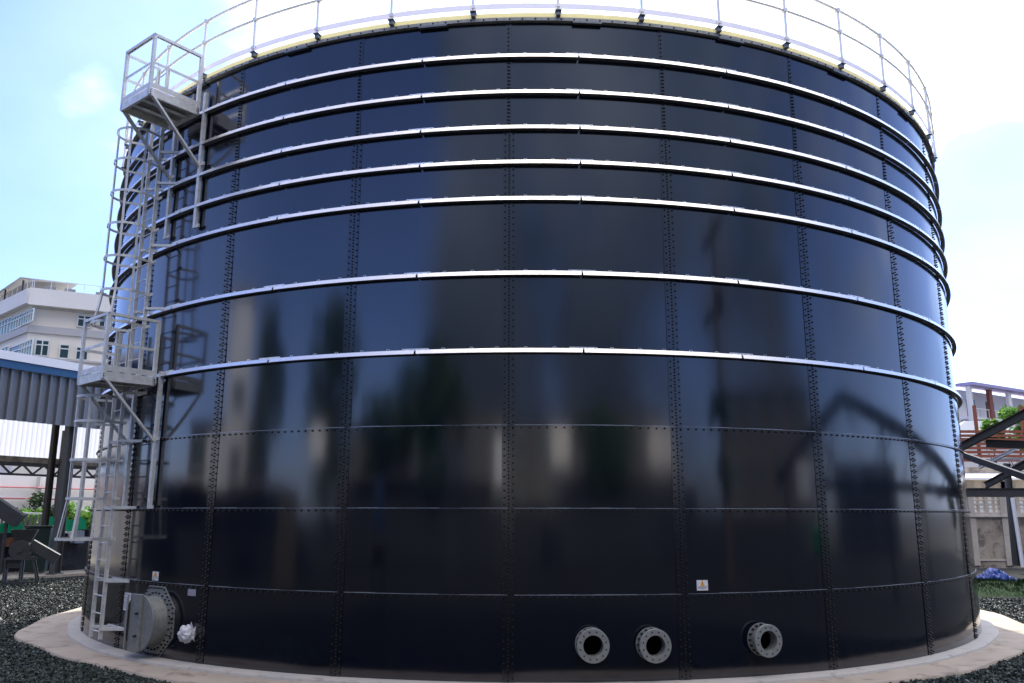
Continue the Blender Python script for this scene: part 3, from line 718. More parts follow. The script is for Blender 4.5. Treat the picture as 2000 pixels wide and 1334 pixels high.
# white boundary wall with pink rail beyond
bw = empty('boundary_wall', fs_(6, 16, -.1), 0, 'white rendered wall with pink rails beyond the open shed', 'wall')
g = MB(); g.bar(fs_(-15, 16, 2.1), fs_(40, 16, 2.1), .2, 4.4); g.build('wall_panel', M['white'], bw)
for py in (952, 974):
    g = MB(); zz = fp(50, py, 15.7).z; g.tube([fs_(-15, 15.7, zz), fs_(40, 15.7, zz)], .05, 6); g.build('rail', M['pink'], bw)
g = MB(); [g.box(fs_(s, 15.86, 2.1), (.22, .22, 4.38)) for s in range(-12, 38, 4)]; g.build('pier', M['bandgrey'], bw)
# bushes in front of that wall
bl = ['round green bush at the left end of the bushes', 'second green bush from the left, by the lean-to', 'bush with yellow green leaves at the right end of the bushes', 'broad green bush behind the brown columns', 'green bush with pale top behind the grey column', 'leafy green bush seen through the cage bars', 'dark green bush behind the striped roof', 'low green bush left of the caged ladder']
for i, (px, rx, rz, lf) in enumerate(((40, 1.2, 1.3, 'leaf'), (66, 1.2, 1.4, 'leaf'), (205, 1.3, 1.5, 'leaf'), (92, 1.2, 1.45, 'leaf'), (122, 1.3, 1.5, 'leaf'), (156, 1.4, 1.6, 'leaf'), (60, .9, 1.3, 'leaf_dk'), (182, 1.3, 1.5, 'leaf'))):
    p = fp(px, 1060, 13.5); bush(p.x, p.y, rx, rz, bl[i], 1500, lf, .13, -.1, 'bushes beyond the shed')
p = fp(75, 1000, 15.0); tree(p.x, p.y, 3.3, 1.3, 'small dark clipped tree against the white wall beyond the shed', 1500, 'leaf_dk', .13)
# small striped lean-to
p = fp(28, 1040, 11.5); lt = empty('lean_to', (p.x, p.y, -.06), 0, 'little corrugated lean-to with a white roof far back in the shed', 'lean-to')
g = MB(); g.bar(p+Vector((-1.4, -.6, 2.35-p.z)), p+Vector((1.1, .8, 2.2-p.z)), 1.4, .07); g.build('roof', M['roof_white'], lt)
g = MB()
for i in range(12): q = p+Vector((-1.2+i*.19, -.4+i*.09, 0)); g.box((q.x, q.y, 1.05), (.12, .05, 2.2), (.9, .43, 0), (-.43, .9, 0))
g.build('corrugated_side', M['clad'], lt)
# green netting
for (a_, b_, y0, y1, off, lab) in ((86, 166, 1012, 1046, 7.5, 'green netting stretched behind the grey column and cage'), (-20, 42, 1020, 1052, 6.0, 'bright green netting behind the grey hopper machine')):
    p0, p1 = fp(a_, y1, off), fp(b_, y1, off); zt = fp((a_+b_)/2, y0, off).z; zb2 = p0.z; vs = []; fs = []; n = 16
    for i in range(n+1):
        for j in range(4):
            q = p0.lerp(p1, i/n)+NL*random.uniform(-.12, .12); vs.append((q.x, q.y, zb2-.4+(zt-zb2+.4)*j/3+(.1*math.sin(i*1.1) if j == 3 else 0)))
    for i in range(n):
        for j in range(3): a = i*4+j; fs.append([a, a+4, a+5, a+1])
    g = MB(); g.add(vs, fs); tag(g.build('green_netting', M['green_net'], smooth=True), lab, 'netting')
# machine with hopper and chute
p = on_ground(38, 1140, -.06); mc = empty('hopper_machine', p, R_(25), 'grey machine with fan drum, hopper and chute on a steel stand', 'machine')
X, Y = Vector((math.cos(R_(25)), math.sin(R_(25)), 0)), Vector((-math.sin(R_(25)), math.cos(R_(25)), 0)); Z = Vector((0, 0, 1))
w2 = lambda x, y, z: p+X*x+Y*y+Z*z
for (x_, y_, sx) in ((-.45, -.3, 0), (.02, -.3, 0), (-.45, .3, 0), (.02, .3, 0), (.55, -.3, -.22), (.55, .3, -.22)):
    g = MB(); g.bar(w2(x_, y_, 0), w2(x_+sx, y_, .82), .055, .055); g.build('leg', M['mach'], mc)
g = MB(); g.bar(w2(-.5, -.3, .82), w2(.4, -.3, .82), .07, .07); g.bar(w2(-.5, .3, .82), w2(.4, .3, .82), .07, .07); g.box(w2(-.24, 0, .66), (.44, .5, .26), X, Y); g.bar(w2(-.5, -.3, .06), w2(.6, -.3, .06), .05, .05); g.build('frame', M['mach'], mc)
g = MB(); g.lathe(w2(-.08, -.32, 1.12), Y, [(0, .0), (0, .32), (.62, .32), (.62, 0)], 28); g.lathe(w2(-.08, -.34, 1.12), Y, [(0, .0), (0, .1), (.02, .1)], 16); g.build('drum', M['mach'], mc, smooth=True)
g = MB(); t_ = [(-.42, -.3), (.38, -.3), (.38, .3), (-.42, .3)]; b2 = [(-.25, -.2), (.2, -.2), (.2, .2), (-.25, .2)]
g.add([w2(a, b, 1.35) for a, b in b2]+[w2(a, b, 1.78) for a, b in t_], [(0, 1, 5, 4), (1, 2, 6, 5), (2, 3, 7, 6), (3, 0, 4, 7)]); g.build('hopper', M['mach'], mc)
g = MB(); g.bar(w2(.2, 0, 1.3), w2(1.05, 0, .78), .42, .34); g.build('chute', M['mach'], mc, bevel=.01)
# large inclined duct at the frame's left edge, bin, clutter and black shade blocks
p = fp(8, 1020, 2.2); dk = empty('inclined_duct', (p.x, p.y, -.06), 0, 'big grey inclined sheet metal duct at the far left edge', 'duct')
g = MB(); g.bar(p+Vector((-1.9, -.6, 1.75)), p+Vector((.50, .2, .05)), .7, .55); g.build('duct', M['column'], dk, bevel=.02)
g = MB(); g.bar((p.x-1, p.y-.3, -.06), (p.x-1, p.y-.3, p.z+.7), .09, .09); g.bar((p.x+.1, p.y, -.06), (p.x+.1, p.y, p.z), .09, .09); g.build('leg', M['mach'], dk)
p = fp(74, 1078, 1.6); bn = empty('waste_bin', (p.x, p.y, -.06), R_(20), 'dark green plastic bin standing behind the hopper machine', 'bin')
g = MB(); g.add([(-.36, -.34, .06), (.36, -.34, .06), (.36, .34, .06), (-.36, .34, .06), (-.45, -.42, 1.75), (.45, -.42, 1.75), (.45, .42, 1.75), (-.45, .42, 1.75)], [(0, 1, 5, 4), (1, 2, 6, 5), (2, 3, 7, 6), (3, 0, 4, 7), (3, 2, 1, 0), (4, 5, 6, 7)]); g.build('body', M['bin'], bn, local=True, bevel=.03)
g = MB(); g.box((0, 0, 1.80), (1.0, .94, .07)); g.build('lid', M['bin'], bn, local=True, bevel=.02)
clut = [(25, 1052, 3.0, (.5, .4, .35), 'rust', 'orange brown crate behind the hopper machine', 1.0), (140, 1112, 2.2, (1.7, .8, 1.15), 'black', 'big black block standing in for the shade beside the grey column', 0), (168, 1110, 2.6, (.9, .9, 1.6), 'black', 'upright black block standing in for shade close to the tank edge', 0),
        (40, 1100, 3.6, (2.4, 1.0, 1.5), 'black', 'long black block standing in for shade behind the hopper machine', 0), (137, 1058, 4.2, (.5, .4, .35), 'beige', 'pale pink carton on top of the black block', 1.15), (100, 1100, 4.5, (1.5, 1.0, 1.4), 'black', 'black block standing in for shade between the bin and the column', 0), (150, 1066, 1.6, (.45, .3, .5), 'clad', 'grey folded board leaning on the black block', 1.1)]
for px, py, off, dm, m_, lab, zz in clut:
    q = fp(px, py, off); g = MB(); X2 = Vector((FD[0], FD[1], 0)); n_ = 1
    # lumpy block, the black ones standing in for shade: subdivided box with slumped top
    nx, ny, nz = 7, 5, 5; vs = {}; 
    def vert(i, j, k):
        key = (i, j, k)
        if key not in vs:
            u, v, w = i/nx-.5, j/ny-.5, k/nz; sl = 1-.12*w; jit = .025*min(dm)
            vs[key] = (len(g.v)); g.v.append(Vector((q.x, q.y, zz-.06))+X2*(u*dm[0]*sl+random.uniform(-jit, jit))+NL*(v*dm[1]*sl+random.uniform(-jit, jit))+Z*(w*dm[2]+(random.uniform(-1, 1)*jit*2 if k else 0)))
        return vs[key]
    for i in range(nx):
        for j in range(ny): g.f.append([vert(i, j, nz), vert(i+1, j, nz), vert(i+1, j+1, nz), vert(i, j+1, nz)])
        for k in range(nz):
            for j in (0, ny): g.f.append([vert(i, j, k), vert(i+1, j, k), vert(i+1, j, k+1), vert(i, j, k+1)])
    for j in range(ny):
        for k in range(nz):
            for i in (0, nx): g.f.append([vert(i, j, k), vert(i, j+1, k), vert(i, j+1, k+1), vert(i, j, k+1)])
    g.mi = [0]*len(g.f)
    nm = {'rust': 'crate', 'beige': 'carton', 'clad': 'folded_board'}.get(m_, 'shade_block'); tag(g.build(nm, M[m_]), lab, nm.replace('_', ' '))
p = fp(182, 1110, 3.0); g = MB(); g.bar((p.x, p.y, -.06), (p.x, p.y, 2.6), .22, .22); tag(g.build('rusty_post', M['rust'], bevel=.01), 'rust orange steel post showing just left of the tank foot', 'post')
# ------------------------------------------------------------------ left: office building
YB = 62.0; C0 = atY(66, 566, YB); D = YB+CAM_D
rd = Vector((.081, .044, 0)).normalized(); ldv = Vector((-.1, .087, 0)).normalized(); nr_ = Vector((rd.y, -rd.x, 0)); nl_ = Vector((-ldv.y, ldv.x, 0))
if nl_.y > 0: nl_ = -nl_
bd = empty('office_building', (C0.x, C0.y, -.13), 0, 'beige multi storey building with grey bands and rooftop canopy', 'building')
zt = C0.z
def bz(py): return on_plane(80, py, (C0.x, C0.y), (rd.x, rd.y)).z
g = MB(); c0 = Vector((C0.x, C0.y, 0)); q = [c0, c0+rd*26, c0+rd*26+ldv*22, c0+ldv*22]
g.prism([(v.x, v.y) for v in q], -.13, zt-.6); g.build('wall', M['beige'], bd)
g = MB()
def sidebox(mb, dirv, nrm, s0, s1, z0, z1, off, th_=.3, mi=0):
    a = c0+dirv*s0+nrm*(off); b = c0+dirv*s1+nrm*(off); mb.bar(Vector((a.x, a.y, (z0+z1)/2)), Vector((b.x, b.y, (z0+z1)/2)), th_, z1-z0)
zp1 = bz(578); zp0 = bz(600)
sidebox(g, rd, nr_, -.3, 26, zp0, zt, .5, 1.0); sidebox(g, ldv, nl_, -.3, 22, zp0+.2, zt, .35, .7); g.build('parapet', M['beige_lt'], bd)
zb1, zb0 = bz(637), bz(651)
g = MB(); sidebox(g, rd, nr_, 0, 26, zb0, zb1, .1, .2); sidebox(g, ldv, nl_, 0, 22, zb0, zb1, .1, .2); g.build('band', M['bandgrey'], bd)
zb1, zb0 = bz(698), bz(702)
g = MB(); sidebox(g, rd, nr_, 0, 26, zb0, zb1, .12, .2); sidebox(g, ldv, nl_, 0, 22, zb0, zb1, .12, .2); sidebox(g, rd, nr_, 0, 26, bz(604), bz(602), .1, .15); g.build('ledge', M['bandgrey'], bd)
def win(dirv, nrm, pts, nm='window', m_='glass', mull=1):
    (xa, ya, xb, yb) = pts; a = on_plane(xa, ya, (c0.x, c0.y), (dirv.x, dirv.y)); b = on_plane(xb, yb, (c0.x, c0.y), (dirv.x, dirv.y)); z0, z1 = min(a.z, b.z), max(a.z, b.z)
    a = Vector((a.x, a.y, 0)); b = Vector((b.x, b.y, 0)); g = MB(); o_ = nrm*.06
    g.bar(a+o_+Z*(z0+z1)/2, b+o_+Z*(z0+z1)/2, .08, z1-z0); w = g.build(nm, M[m_], bd); f = MB(); o_ = nrm*.12; fw = .12
    for zz in (z0, z1, z0+(z1-z0)*.7): f.bar(a+o_+Z*zz, b+o_+Z*zz, .12, fw)
    for k in range(mull+2): u = a.lerp(b, k/(mull+1)); f.bar(u+o_*1.1+Z*z0, u+o_*1.1+Z*z1, fw, .12, nrm)
    f.build('window_frame', M['frame'], w)
win(rd, nr_, (71, 664, 93, 696)); win(rd, nr_, (118, 673, 133, 701), mull=0); win(rd, nr_, (153, 616, 176, 640), mull=1); win(rd, nr_, (150, 678, 170, 704), mull=0); win(rd, nr_, (195, 620, 215, 642), mull=1)
win(ldv, nl_, (46, 613, 66, 621+6), m_='glass_blue', mull=4); win(ldv, nl_, (26, 622, 43, 638), m_='glass_blue', mull=3); win(ldv, nl_, (2, 630, 22, 652), m_='glass_blue', mull=3)
win(ldv, nl_, (42, 672, 63, 700), m_='glass_blue', mull=4); win(ldv, nl_, (22, 680, 38, 705), m_='glass', mull=0); win(ldv, nl_, (0, 684, 16, 710), m_='glass_blue', mull=2)
# canopy and rooftop kit
g = MB(); a = c0+ldv*1.5; cz = zt+1.9
g.add([a+Z*(cz-.4)+nl_*1, a+ldv*14+Z*(cz-1.2)+nl_*1, a+ldv*14+Z*(cz-1.2)-nl_*5, a+Z*(cz+.1)-nl_*5, a+ldv*6+Z*(cz+.9)-nl_*2], [(0, 1, 4), (1, 2, 4), (2, 3, 4), (3, 0, 4)]); g.build('rooftop_canopy', M['clad'], bd)
g = MB()
for s in (2.2, 8, 14): u = a+ldv*(s-1)+nl_*.3; g.tube([u+Z*(zt-.6), u+Z*(cz-.4)], .09, 6)
g.build('canopy_post', M['column'], bd)
for i, s in enumerate((1.5, 3.4, 6.5, 9.0, 13)):
    u = c0+rd*s-nr_*1.2; g = MB(); g.box(u+Z*(zt+.35), (1.1, .6, .8), rd, nr_); g.lathe(u+nr_*.3+Z*(zt+.4), nr_, [(.01, .0), (.01, .3), (.03, .3)], 14); g.build('air_conditioner', M['clad'], bd)
g = MB()
for s in np.arange(0, 26, 1.6): u = c0+rd*s+nr_*.3; g.tube([u+Z*(zt-.1), u+Z*(zt+1.1)], .035, 5)
g.bar(c0+nr_*.3+Z*(zt+1.1), c0+rd*26+nr_*.3+Z*(zt+1.1), .06, .06)
for s in np.arange(0, 22, 1.6): u = c0+ldv*s+nl_*.2; g.tube([u+Z*(zt-.1), u+Z*(zt+1.1)], .035, 5)
g.bar(c0+nl_*.2+Z*(zt+1.1), c0+ldv*22+nl_*.2+Z*(zt+1.1), .06, .06); g.build('roof_railing', M['steel_pale'], bd)

# ------------------------------------------------------------------ right: wall, balconied building, steel frame
YW = 16.4
def W_(px, py): return atY(px, py, YW)
zw = {k: W_(1940, k).z for k in (905, 940, 958, 1010, 1100)}
wl = empty('stained_wall', W_(1940, 1100), 0, 'stained beige boundary wall with a band of vent blocks', 'wall')
x0, x1 = 10.5, 34.0
g = MB(); g.box(((x0+x1)/2, YW+.1, (zw[1010]-.13)/2), (x1-x0, .2, zw[1010]+.13)); g.build('wall_panel', M['wall'], wl)
g = MB(); g.box(((x0+x1)/2, YW+.06, zw[1010]+.03), (x1-x0, .36, .05)); g.box(((x0+x1)/2, YW+.02, .22), (x1-x0, .12, .06)); g.build('coping', M['block'], wl)
# vent blocks: rails and small dividers with holes between
za, zb_ = zw[1010]+.056, zw[958]; g = MB(); hb = zb_-za
hz0, hz1 = W_(1940, 1001).z, W_(1940, 970).z
g.box(((x0+x1)/2, YW+.1, (za+hz0)/2), (x1-x0, .19, hz0-za)); g.box(((x0+x1)/2, YW+.1, (zb_+hz1)/2), (x1-x0, .19, zb_-hz1))
hm = (hz0+hz1)/2; g.box(((x0+x1)/2, YW+.11, hm), (x1-x0, .17, .10))
xx = x0; pw = .72
while xx < x1:
    g.box((xx, YW+.1, hm), (.16, .185, hz1-hz0-.002)); g.box((xx+pw/2, YW+.105, hm), (.07, .175, hz1-hz0-.002))
    for q in (-.25, .25): g.box((xx+pw/2, YW+.112, hm+q*(hz1-hz0)), (pw-.16, .165, .045))
    xx += pw
g.build('vent_block_band', M['block'], wl)
for px in (1897, 1960, 2040):
    g = MB(); p = W_(px, 1000); g.box((p.x, YW+.10, (zb_-.13)/2+.1), (.28, .32, zb_+.1)); g.build('pier', M['block'], wl)
# roof and shopfront behind the wall
p = atY(1930, 940, 20); sb = empty('low_outbuilding', (p.x, 20, -.13), 0, 'low outbuilding with pale roof edge rising behind the stained wall', 'outbuilding')
z1, z0 = atY(1930, 912, 20).z, atY(1930, 934, 20).z
g = MB(); g.box((24, 20.2, (z0+z1)/2), (22, .3, z1-z0)); g.build('upper_wall', M['wall'], sb)
g = MB(); g.add([(13, 19.2, z0-.05), (35, 19.2, z0-.05), (35, 20.04, z0+.25), (13, 20.04, z0+.25)], [(0, 1, 2, 3)]); g.box((24, 19.18, z0-.06), (22, .06, .1)); g.build('awning', M['roof_white'], sb)
g = MB(); zz0 = atY(1930, 975, 20).z; g.box((24, 20.3, (zz0+z0-.1)/2), (22, .2, z0-zz0)); g.build('lower_wall', M['beige'], sb)
for i, px in enumerate((1893, 1945, 1972)):
    q = atY(px, 950, 20); g = MB(); g.box((q.x, 20.15, q.z), (.75 if i != 1 else 1.1, .08, .5)); g.build('white_panel', M['sheet'], sb)  # white translucent panel on the lower wall
# red brown slatted fence
p = atY(1930, 880, 24); rf = empty('slatted_fence', (p.x, 24, -.13), 0, 'red brown slatted timber fence above the stained wall', 'fence')
for py in (843, 851, 859, 867, 875, 883, 891, 899):
    q = atY(1930, py, 24); g = MB(); g.box((25, 24+random.uniform(-.02, .02), q.z), (22, .06, .15)); g.build('slat', M['redbrown'], rf)
g = MB()
for k in range(9): g.box((15+k*2.6, 24.1, q.z/2+1.6), (.16, .12, q.z+3.0))
g.build('fence_post', M['redbrown'], rf)
# balconied building
YR = 70; p = atY(1900, 756, YR); br = empty('balcony_building', (p.x, YR, -.13), 0, 'washed out white building with balconies and lilac roof edge', 'building')
q0 = atY(1868, 752, YR); q1 = atY(2010, 771, YR+9); dv = Vector((q1.x-q0.x, 9, 0)).normalized(); qe = q0+dv*34; nrm = Vector((dv.y, -dv.x, 0))
ztp = q0.z
g = MB(); g.prism([(q0.x, q0.y), (qe.x, qe.y), (qe.x-nrm.x*12, qe.y-nrm.y*12), (q0.x-nrm.x*12, q0.y-nrm.y*12)], -.13, ztp-.5); g.build('wall', M['beige_lt'], br)
g = MB(); g.bar(q0+Z*0+nrm*.8, Vector((qe.x, qe.y, ztp))+nrm*.8, 2.0, .35); g.build('roof', M['lilac'], br)
for fl in range(5):
    zf = ztp-1.2-fl*3.1
    g = MB(); a = Vector((q0.x, q0.y, zf))+nrm*.7; b = Vector((qe.x, qe.y, zf))+nrm*.7; g.bar(a-Z*2.6, b-Z*2.6, 1.4, .25)
    for k in range(46): u = a.lerp(b, k/45)+nrm*.6; g.bar(u-Z*2.5, u-Z*1.5, .05, .05, nrm)
    g.bar(a-Z*1.5+nrm*.6, b-Z*1.5+nrm*.6, .08, .08); g.build('balcony', M['beige_lt'], br)
    for k in range(8):
        u = Vector((q0.x, q0.y, zf)).lerp(Vector((qe.x, qe.y, zf)), (k+.6)/8.2)+nrm*.04
        g = MB(); g.bar(u-Z*2.3-dv*.8, u-Z*2.3+dv*.8, .1, .01); g.box(u-Z*1.35, (1.7, .08, 2.1), dv, nrm); g.build('window', M['glass'], br)
for k in range(9):
    g = MB(); u = Vector((q0.x, q0.y, 0)).lerp(Vector((qe.x, qe.y, 0)), k/8)+nrm*1.3; g.box(u+Z*(ztp-.3)/2, (.7, .35, ztp-.4), dv, nrm); g.build('pillar', M['redbrown'] if k in (1, 5) else M['beige_lt'], br)
p = atY(1925, 845, 40); g = MB(); hp = p.z+.2
g.add([(p.x-3, 40, hp-.6), (p.x+4, 40, hp-.6), (p.x+4, 44, hp-.6), (p.x-3, 44, hp-.6), (p.x-.4, 42, hp+.9), (p.x+1.4, 42, hp+.9)], [(0, 1, 5, 4), (1, 2, 5), (2, 3, 4, 5), (3, 0, 4)])
hr = empty('hipped_house', (p.x, 42, -.13), 0, 'small house with grey hipped roof in front of the balconies', 'house'); g.build('roof', M['clad'], hr)
g = MB(); g.box((p.x+.5, 42, (hp-.6)/2-.06), (6.4, 3.4, hp-.6+.1)); g.build('wall', M['beige_lt'], hr)
for i, (px, py, Y_, rr) in enumerate(((1942, 840, 34, .7), (1985, 818, 33, 1.2), (2020, 850, 31, 1.2))):
    q = atY(px, py, Y_); tree(q.x, Y_, q.z+1.1, rr, ('pale green feathery tree left of the roof beam', 'yellow green tree behind the dark beam at the right edge', 'low yellow green tree just outside the right edge')[i], 1500, 'leaf', .2, group='trees before the balconied building', trunk=.12, crown=.25)
# dark steel roof frame (unfinished canopy) to the right of the tank
cf = empty('steel_canopy_frame', (15.5, -4, -.13), 0, 'dark steel canopy frame with sloping beams right of the tank', 'steel frame')
def sb_(a, b, w=.16, h=.24, nm='beam', m_='steel_dk', parent=cf):
    if a[1] > 2: w, h = w*.8, h*.78
    g = MB(); g.ibeam(a, b, w, h) if nm != 'tube' else g.bar(a, b, w, h); g.build(nm, M[m_], parent)
def at_(px, py, Y_): return atY(px, py, Y_)
a = at_(1862, 881, 6.5); b = at_(2060, 778, 3.0); sb_(a, b, .2, .32, 'rafter')
a = at_(1926, 866, 5.5); b = at_(2080, 872, 4.0); sb_(a, b, .2, .34, 'rafter')
a = at_(1925, 948, 7.0); b = at_(2060, 876, 4.0); sb_(a, b, .18, .26, 'rafter')
a = at_(1912, 913, 8.0); b = at_(1985, 876, 6.0); sb_(a, b, .12, .14, 'purlin', 'steel_pale')
a = at_(1930, 898, 7.5); b = at_(2060, 894, 6.0); sb_(a, b, .10, .10, 'purlin', 'steel_pale')
a = at_(1978, 912, 7.0); b = at_(2050, 876, 5.0); sb_(a, b, .12, .12, 'purlin', 'steel_pale')
a = at_(1882, 962, 9.0); b = at_(2060, 962, 9.0); sb_(a, b, .14, .42, 'rafter')
a = at_(1985, 1105, 13.0); b = at_(1966, 905, 13.0); sb_(a, b, .2, .3, 'post')
a = at_(1998, 1108, 12.5); b = at_(1977, 972, 12.5); sb_(a, b, .10, .16, 'post', 'roof_white')
# the gable truss further forward that mirrors in the tank's right side
gx = 16.9
pts = [(-17.5, 3.3), (-11.2, 5.75), (1.5, 3.0)]
for (ya, za), (yb, zb2) in zip(pts, pts[1:]): sb_((gx, ya, za), (gx, yb, zb2), .3, .5, 'rafter')
sb_((gx, -16, 3.2), (gx, 2.5, 2.9), .2, .3, 'tie_beam')
for y_, zt_ in ((-16.5, 3.6), (-8, 4.9), (1, 3.1)): sb_((gx, y_, -.13), (gx, y_+.01, zt_), .22, .25, 'post')
for y_ in (-15, -13, -9, -6.5, -4, -2): zr = 5.75-abs(y_+11.2)*(.22 if y_ > -11.2 else .39); sb_((gx, y_, 3.05), (gx, y_+1.0, zr-.15), .1, .1, 'web')
for y_ in (-14, -11.2, -7, -3, 1): zr = 5.75-abs(y_+11.2)*(.22 if y_ > -11.2 else .39); sb_((gx, y_, zr), (gx+8, y_, zr-.2), .12, .16, 'purlin')
sb_((gx-1.2, 2, 3.0), (gx-2.4, 6.5, 4.6), .15, .2, 'rafter')
# blue tarp on a grass mound
p = on_ground(1950, 1165, -.13)
g = MB(); vs = []; fs = []; nx, ny = 34, 14
cxm, cym = 14.9, 5.2
for i in range(nx+1):
    for j in range(ny+1):
        u, v = i/nx*2-1, j/ny*2-1; rr = max(0, 1-u*u-v*v); vs.append((cxm+u*4.2, cym+v*2.2, -.16+.34*rr**.7+(random.uniform(-.03, .03) if rr > .02 else 0)))
for i in range(nx):
    for j in range(ny): a = i*(ny+1)+j; fs.append([a, a+ny+1, a+ny+2, a+1])
g.add(vs, fs); tag(g.build('grass_mound', M['grass'], smooth=True), kind='structure')
g = MB()
for _ in range(16000):
    a = random.uniform(0, math.tau); r_ = math.sqrt(random.random()); x_ = cxm+math.cos(a)*r_*4.1; y_ = cym+math.sin(a)*r_*2.1; zz = -.16+.34*max(0, 1-r_*r_)**.7
    l = random.uniform(.05, .13); d_ = Vector((random.uniform(-.5, .5), random.uniform(-.5, .5), 1)).normalized()*l; w_ = Vector((random.uniform(-1, 1), random.uniform(-1, 1), 0)).normalized()*.008
    q = Vector((x_, y_, zz)); g.add([q-w_, q+w_, q+d_], [(0, 1, 2)])
tag(g.build('grass', M['grass']), 'short dark grass growing on the mound by the wall', 'grass', kind='stuff')
g = MB(); vs = []; fs = []; nx, ny = 40, 16; tp = on_ground(1945, 1140, .1); cx_, cy2 = atY(1948, 1130, 6.0).x, 6.0
for i in range(nx+1):
    for j in range(ny+1):
        u, v = i/nx*2-1, j/ny*2-1; rr = max(0, 1-abs(u)**2.2-abs(v)**2.2); pk = .30*math.exp(-((u+.1)/.35)**2)
        vs.append((cx_+u*.85+random.uniform(-.02, .02), cy2+v*.8, .05+(.16+pk)*rr**.8+random.uniform(-.035, .035)+.03*math.sin(u*19+v*7)))
for i in range(nx):
    for j in range(ny): a = i*(ny+1)+j; fs.append([a, a+ny+1, a+ny+2, a+1])
g.add(vs, fs); tag(g.build('crumpled_tarp', M['bluetarp']), 'crumpled blue tarpaulin lying on the grass beside the tank', 'tarp')

# ------------------------------------------------------------------ behind the photographer: what the glossy wall mirrors
def behind(px, py, az, el, D_):
    th, z = cyl(px, py); p = pol(th, R, z); a = R_(az); return Vector((p.x+D_*math.sin(a), p.y-D_*math.cos(a), p.z+D_*math.tan(R_(el))))
def house(x, y, w, d, h, rz, wallm, roofm, label, name='rear_building', floors=2, wins=4):
    root = empty(name, (x, y, -.13), R_(rz), label, 'building'); b = lambda mb, nm, m_, par=root: mb.build(nm, m_, par, local=True)
    g = MB(); g.box((0, 0, h/2), (w, d, h)); b(g, 'wall', M[wallm])
    g = MB(); g.box((0, 0, h+.12), (w+.8, d+.8, .24)); b(g, 'roof', M[roofm])
    for f in range(floors):
        for k in range(wins):
            xx = -w/2+w*(k+.5)/wins; zz = h*(f+.5)/floors
            g = MB(); g.box((xx, d/2+.02, zz), (w/wins*.5, .08, h/floors*.45)); wn = b(g, 'window', M['glass'])
            g = MB(); g.box((xx, d/2+.07, zz+h/floors*.24), (w/wins*.56, .1, .08)); g.box((xx, d/2+.07, zz-h/floors*.24), (w/wins*.56, .1, .08)); g.box((xx, d/2+.07, zz), (.06, .08, h/floors*.45)); b(g, 'window_frame', M['frame'], wn)
    return root
p = behind(475, 640, -73, 13.3, 34); house(p.x, p.y, 4.2, 6, 13.6, -73+0, 'beige_lt', 'bandgrey', 'slim pale tower block behind the photographer on the left', 'tower_block', 4, 1)
house(-46, -20, 18, 10, 7.5, -80, 'rear_wall', 'roofred', 'brown walled two storey building far to the rear left')
house(-26, -46, 16, 8, 6.8, -38, 'rear_wall', 'roofred', 'brownish two storey building behind the tall trees')
house(-3, -52, 15, 8, 7.4, -6, 'rear_wall', 'roofred', 'two storey building straight behind the photographer')
house(17, -52, 16, 9, 8.6, 20, 'rear_wall', 'roofred', 'grey two storey building to the rear right', floors=3)
house(42, -34, 18, 9, 9.8, 55, 'rear_wall', 'roofred', 'tall grey building to the far rear right', floors=3)
house(50, -12, 16, 9, 5.2, 82, 'rear_wall', 'roofred', 'low brown building to the right beyond the steel frame')
def refl(px, py):
    th, z = cyl(px, py); p = pol(th, R, z); n = Vector((math.sin(R_(th)), -math.cos(R_(th)), 0)); q = ray(px, py).normalized(); q = q-n*2*q.dot(n); return p, q
def mirrored(px, y0, y1, D_, w, m_, nm, lab, cat, d=.4):
    p, q = refl(px, (y0+y1)/2); h = math.hypot(q.x, q.y); zs = []
    for yy in (y0, y1): a, b = refl(px, yy); zs.append(a.z+b.z/math.hypot(b.x, b.y)*D_)
    x_, y_ = p.x+q.x/h*D_, p.y+q.y/h*D_; rz = math.atan2(q.x, -q.y); root = empty(nm, (x_, y_, -.13), rz, lab, cat)
    z1, z0 = max(zs)+.13, max(min(zs)+.13, .03); g = MB(); g.box((0, 0, (z0+z1)/2), (w, d, z1-z0)); g.build('body', M[m_], root, local=True, bevel=.03)
    if z0 > .2:
        g = MB()
        for sx in (-1, 1): g.bar((sx*w*.38, 0, 0), (sx*w*.38, 0, z0), .08, .08)
        g.build('leg', M['steel_dk'], root, local=True)
    return root
# dark long sheds
for (x, y, w, d, h, rz, lab) in ((-27, -13, 20, 7, 3.3, -74, 'long dark open shed to the rear left'), (-13, -35, 17, 6, 3.4, -33, 'dark low shed behind the photographer'), (14, -39, 18, 6, 3.6, 26, 'dark low shed behind the photographer on the right')):
    root = empty('dark_shed', (x, y, -.13), R_(rz), lab, 'shed', None); g = MB(); g.box((0, 0, h/2), (w, d, h)); g.build('wall', M['darkshed'], root, local=True)
    g = MB(); g.add([(-w/2-.4, d/2+.6, h), (w/2+.4, d/2+.6, h), (w/2+.4, -d/2-.6, h+.5), (-w/2-.4, -d/2-.6, h+.5), (-w/2-.4, d/2+.6, h+.1), (w/2+.4, d/2+.6, h+.1), (w/2+.4, -d/2-.6, h+.6), (-w/2-.4, -d/2-.6, h+.6)], [(3, 2, 1, 0), (4, 5, 6, 7), (0, 1, 5, 4), (1, 2, 6, 5), (2, 3, 7, 6), (3, 0, 4, 7)]); g.build('roof', M['roofred'], root, local=True)
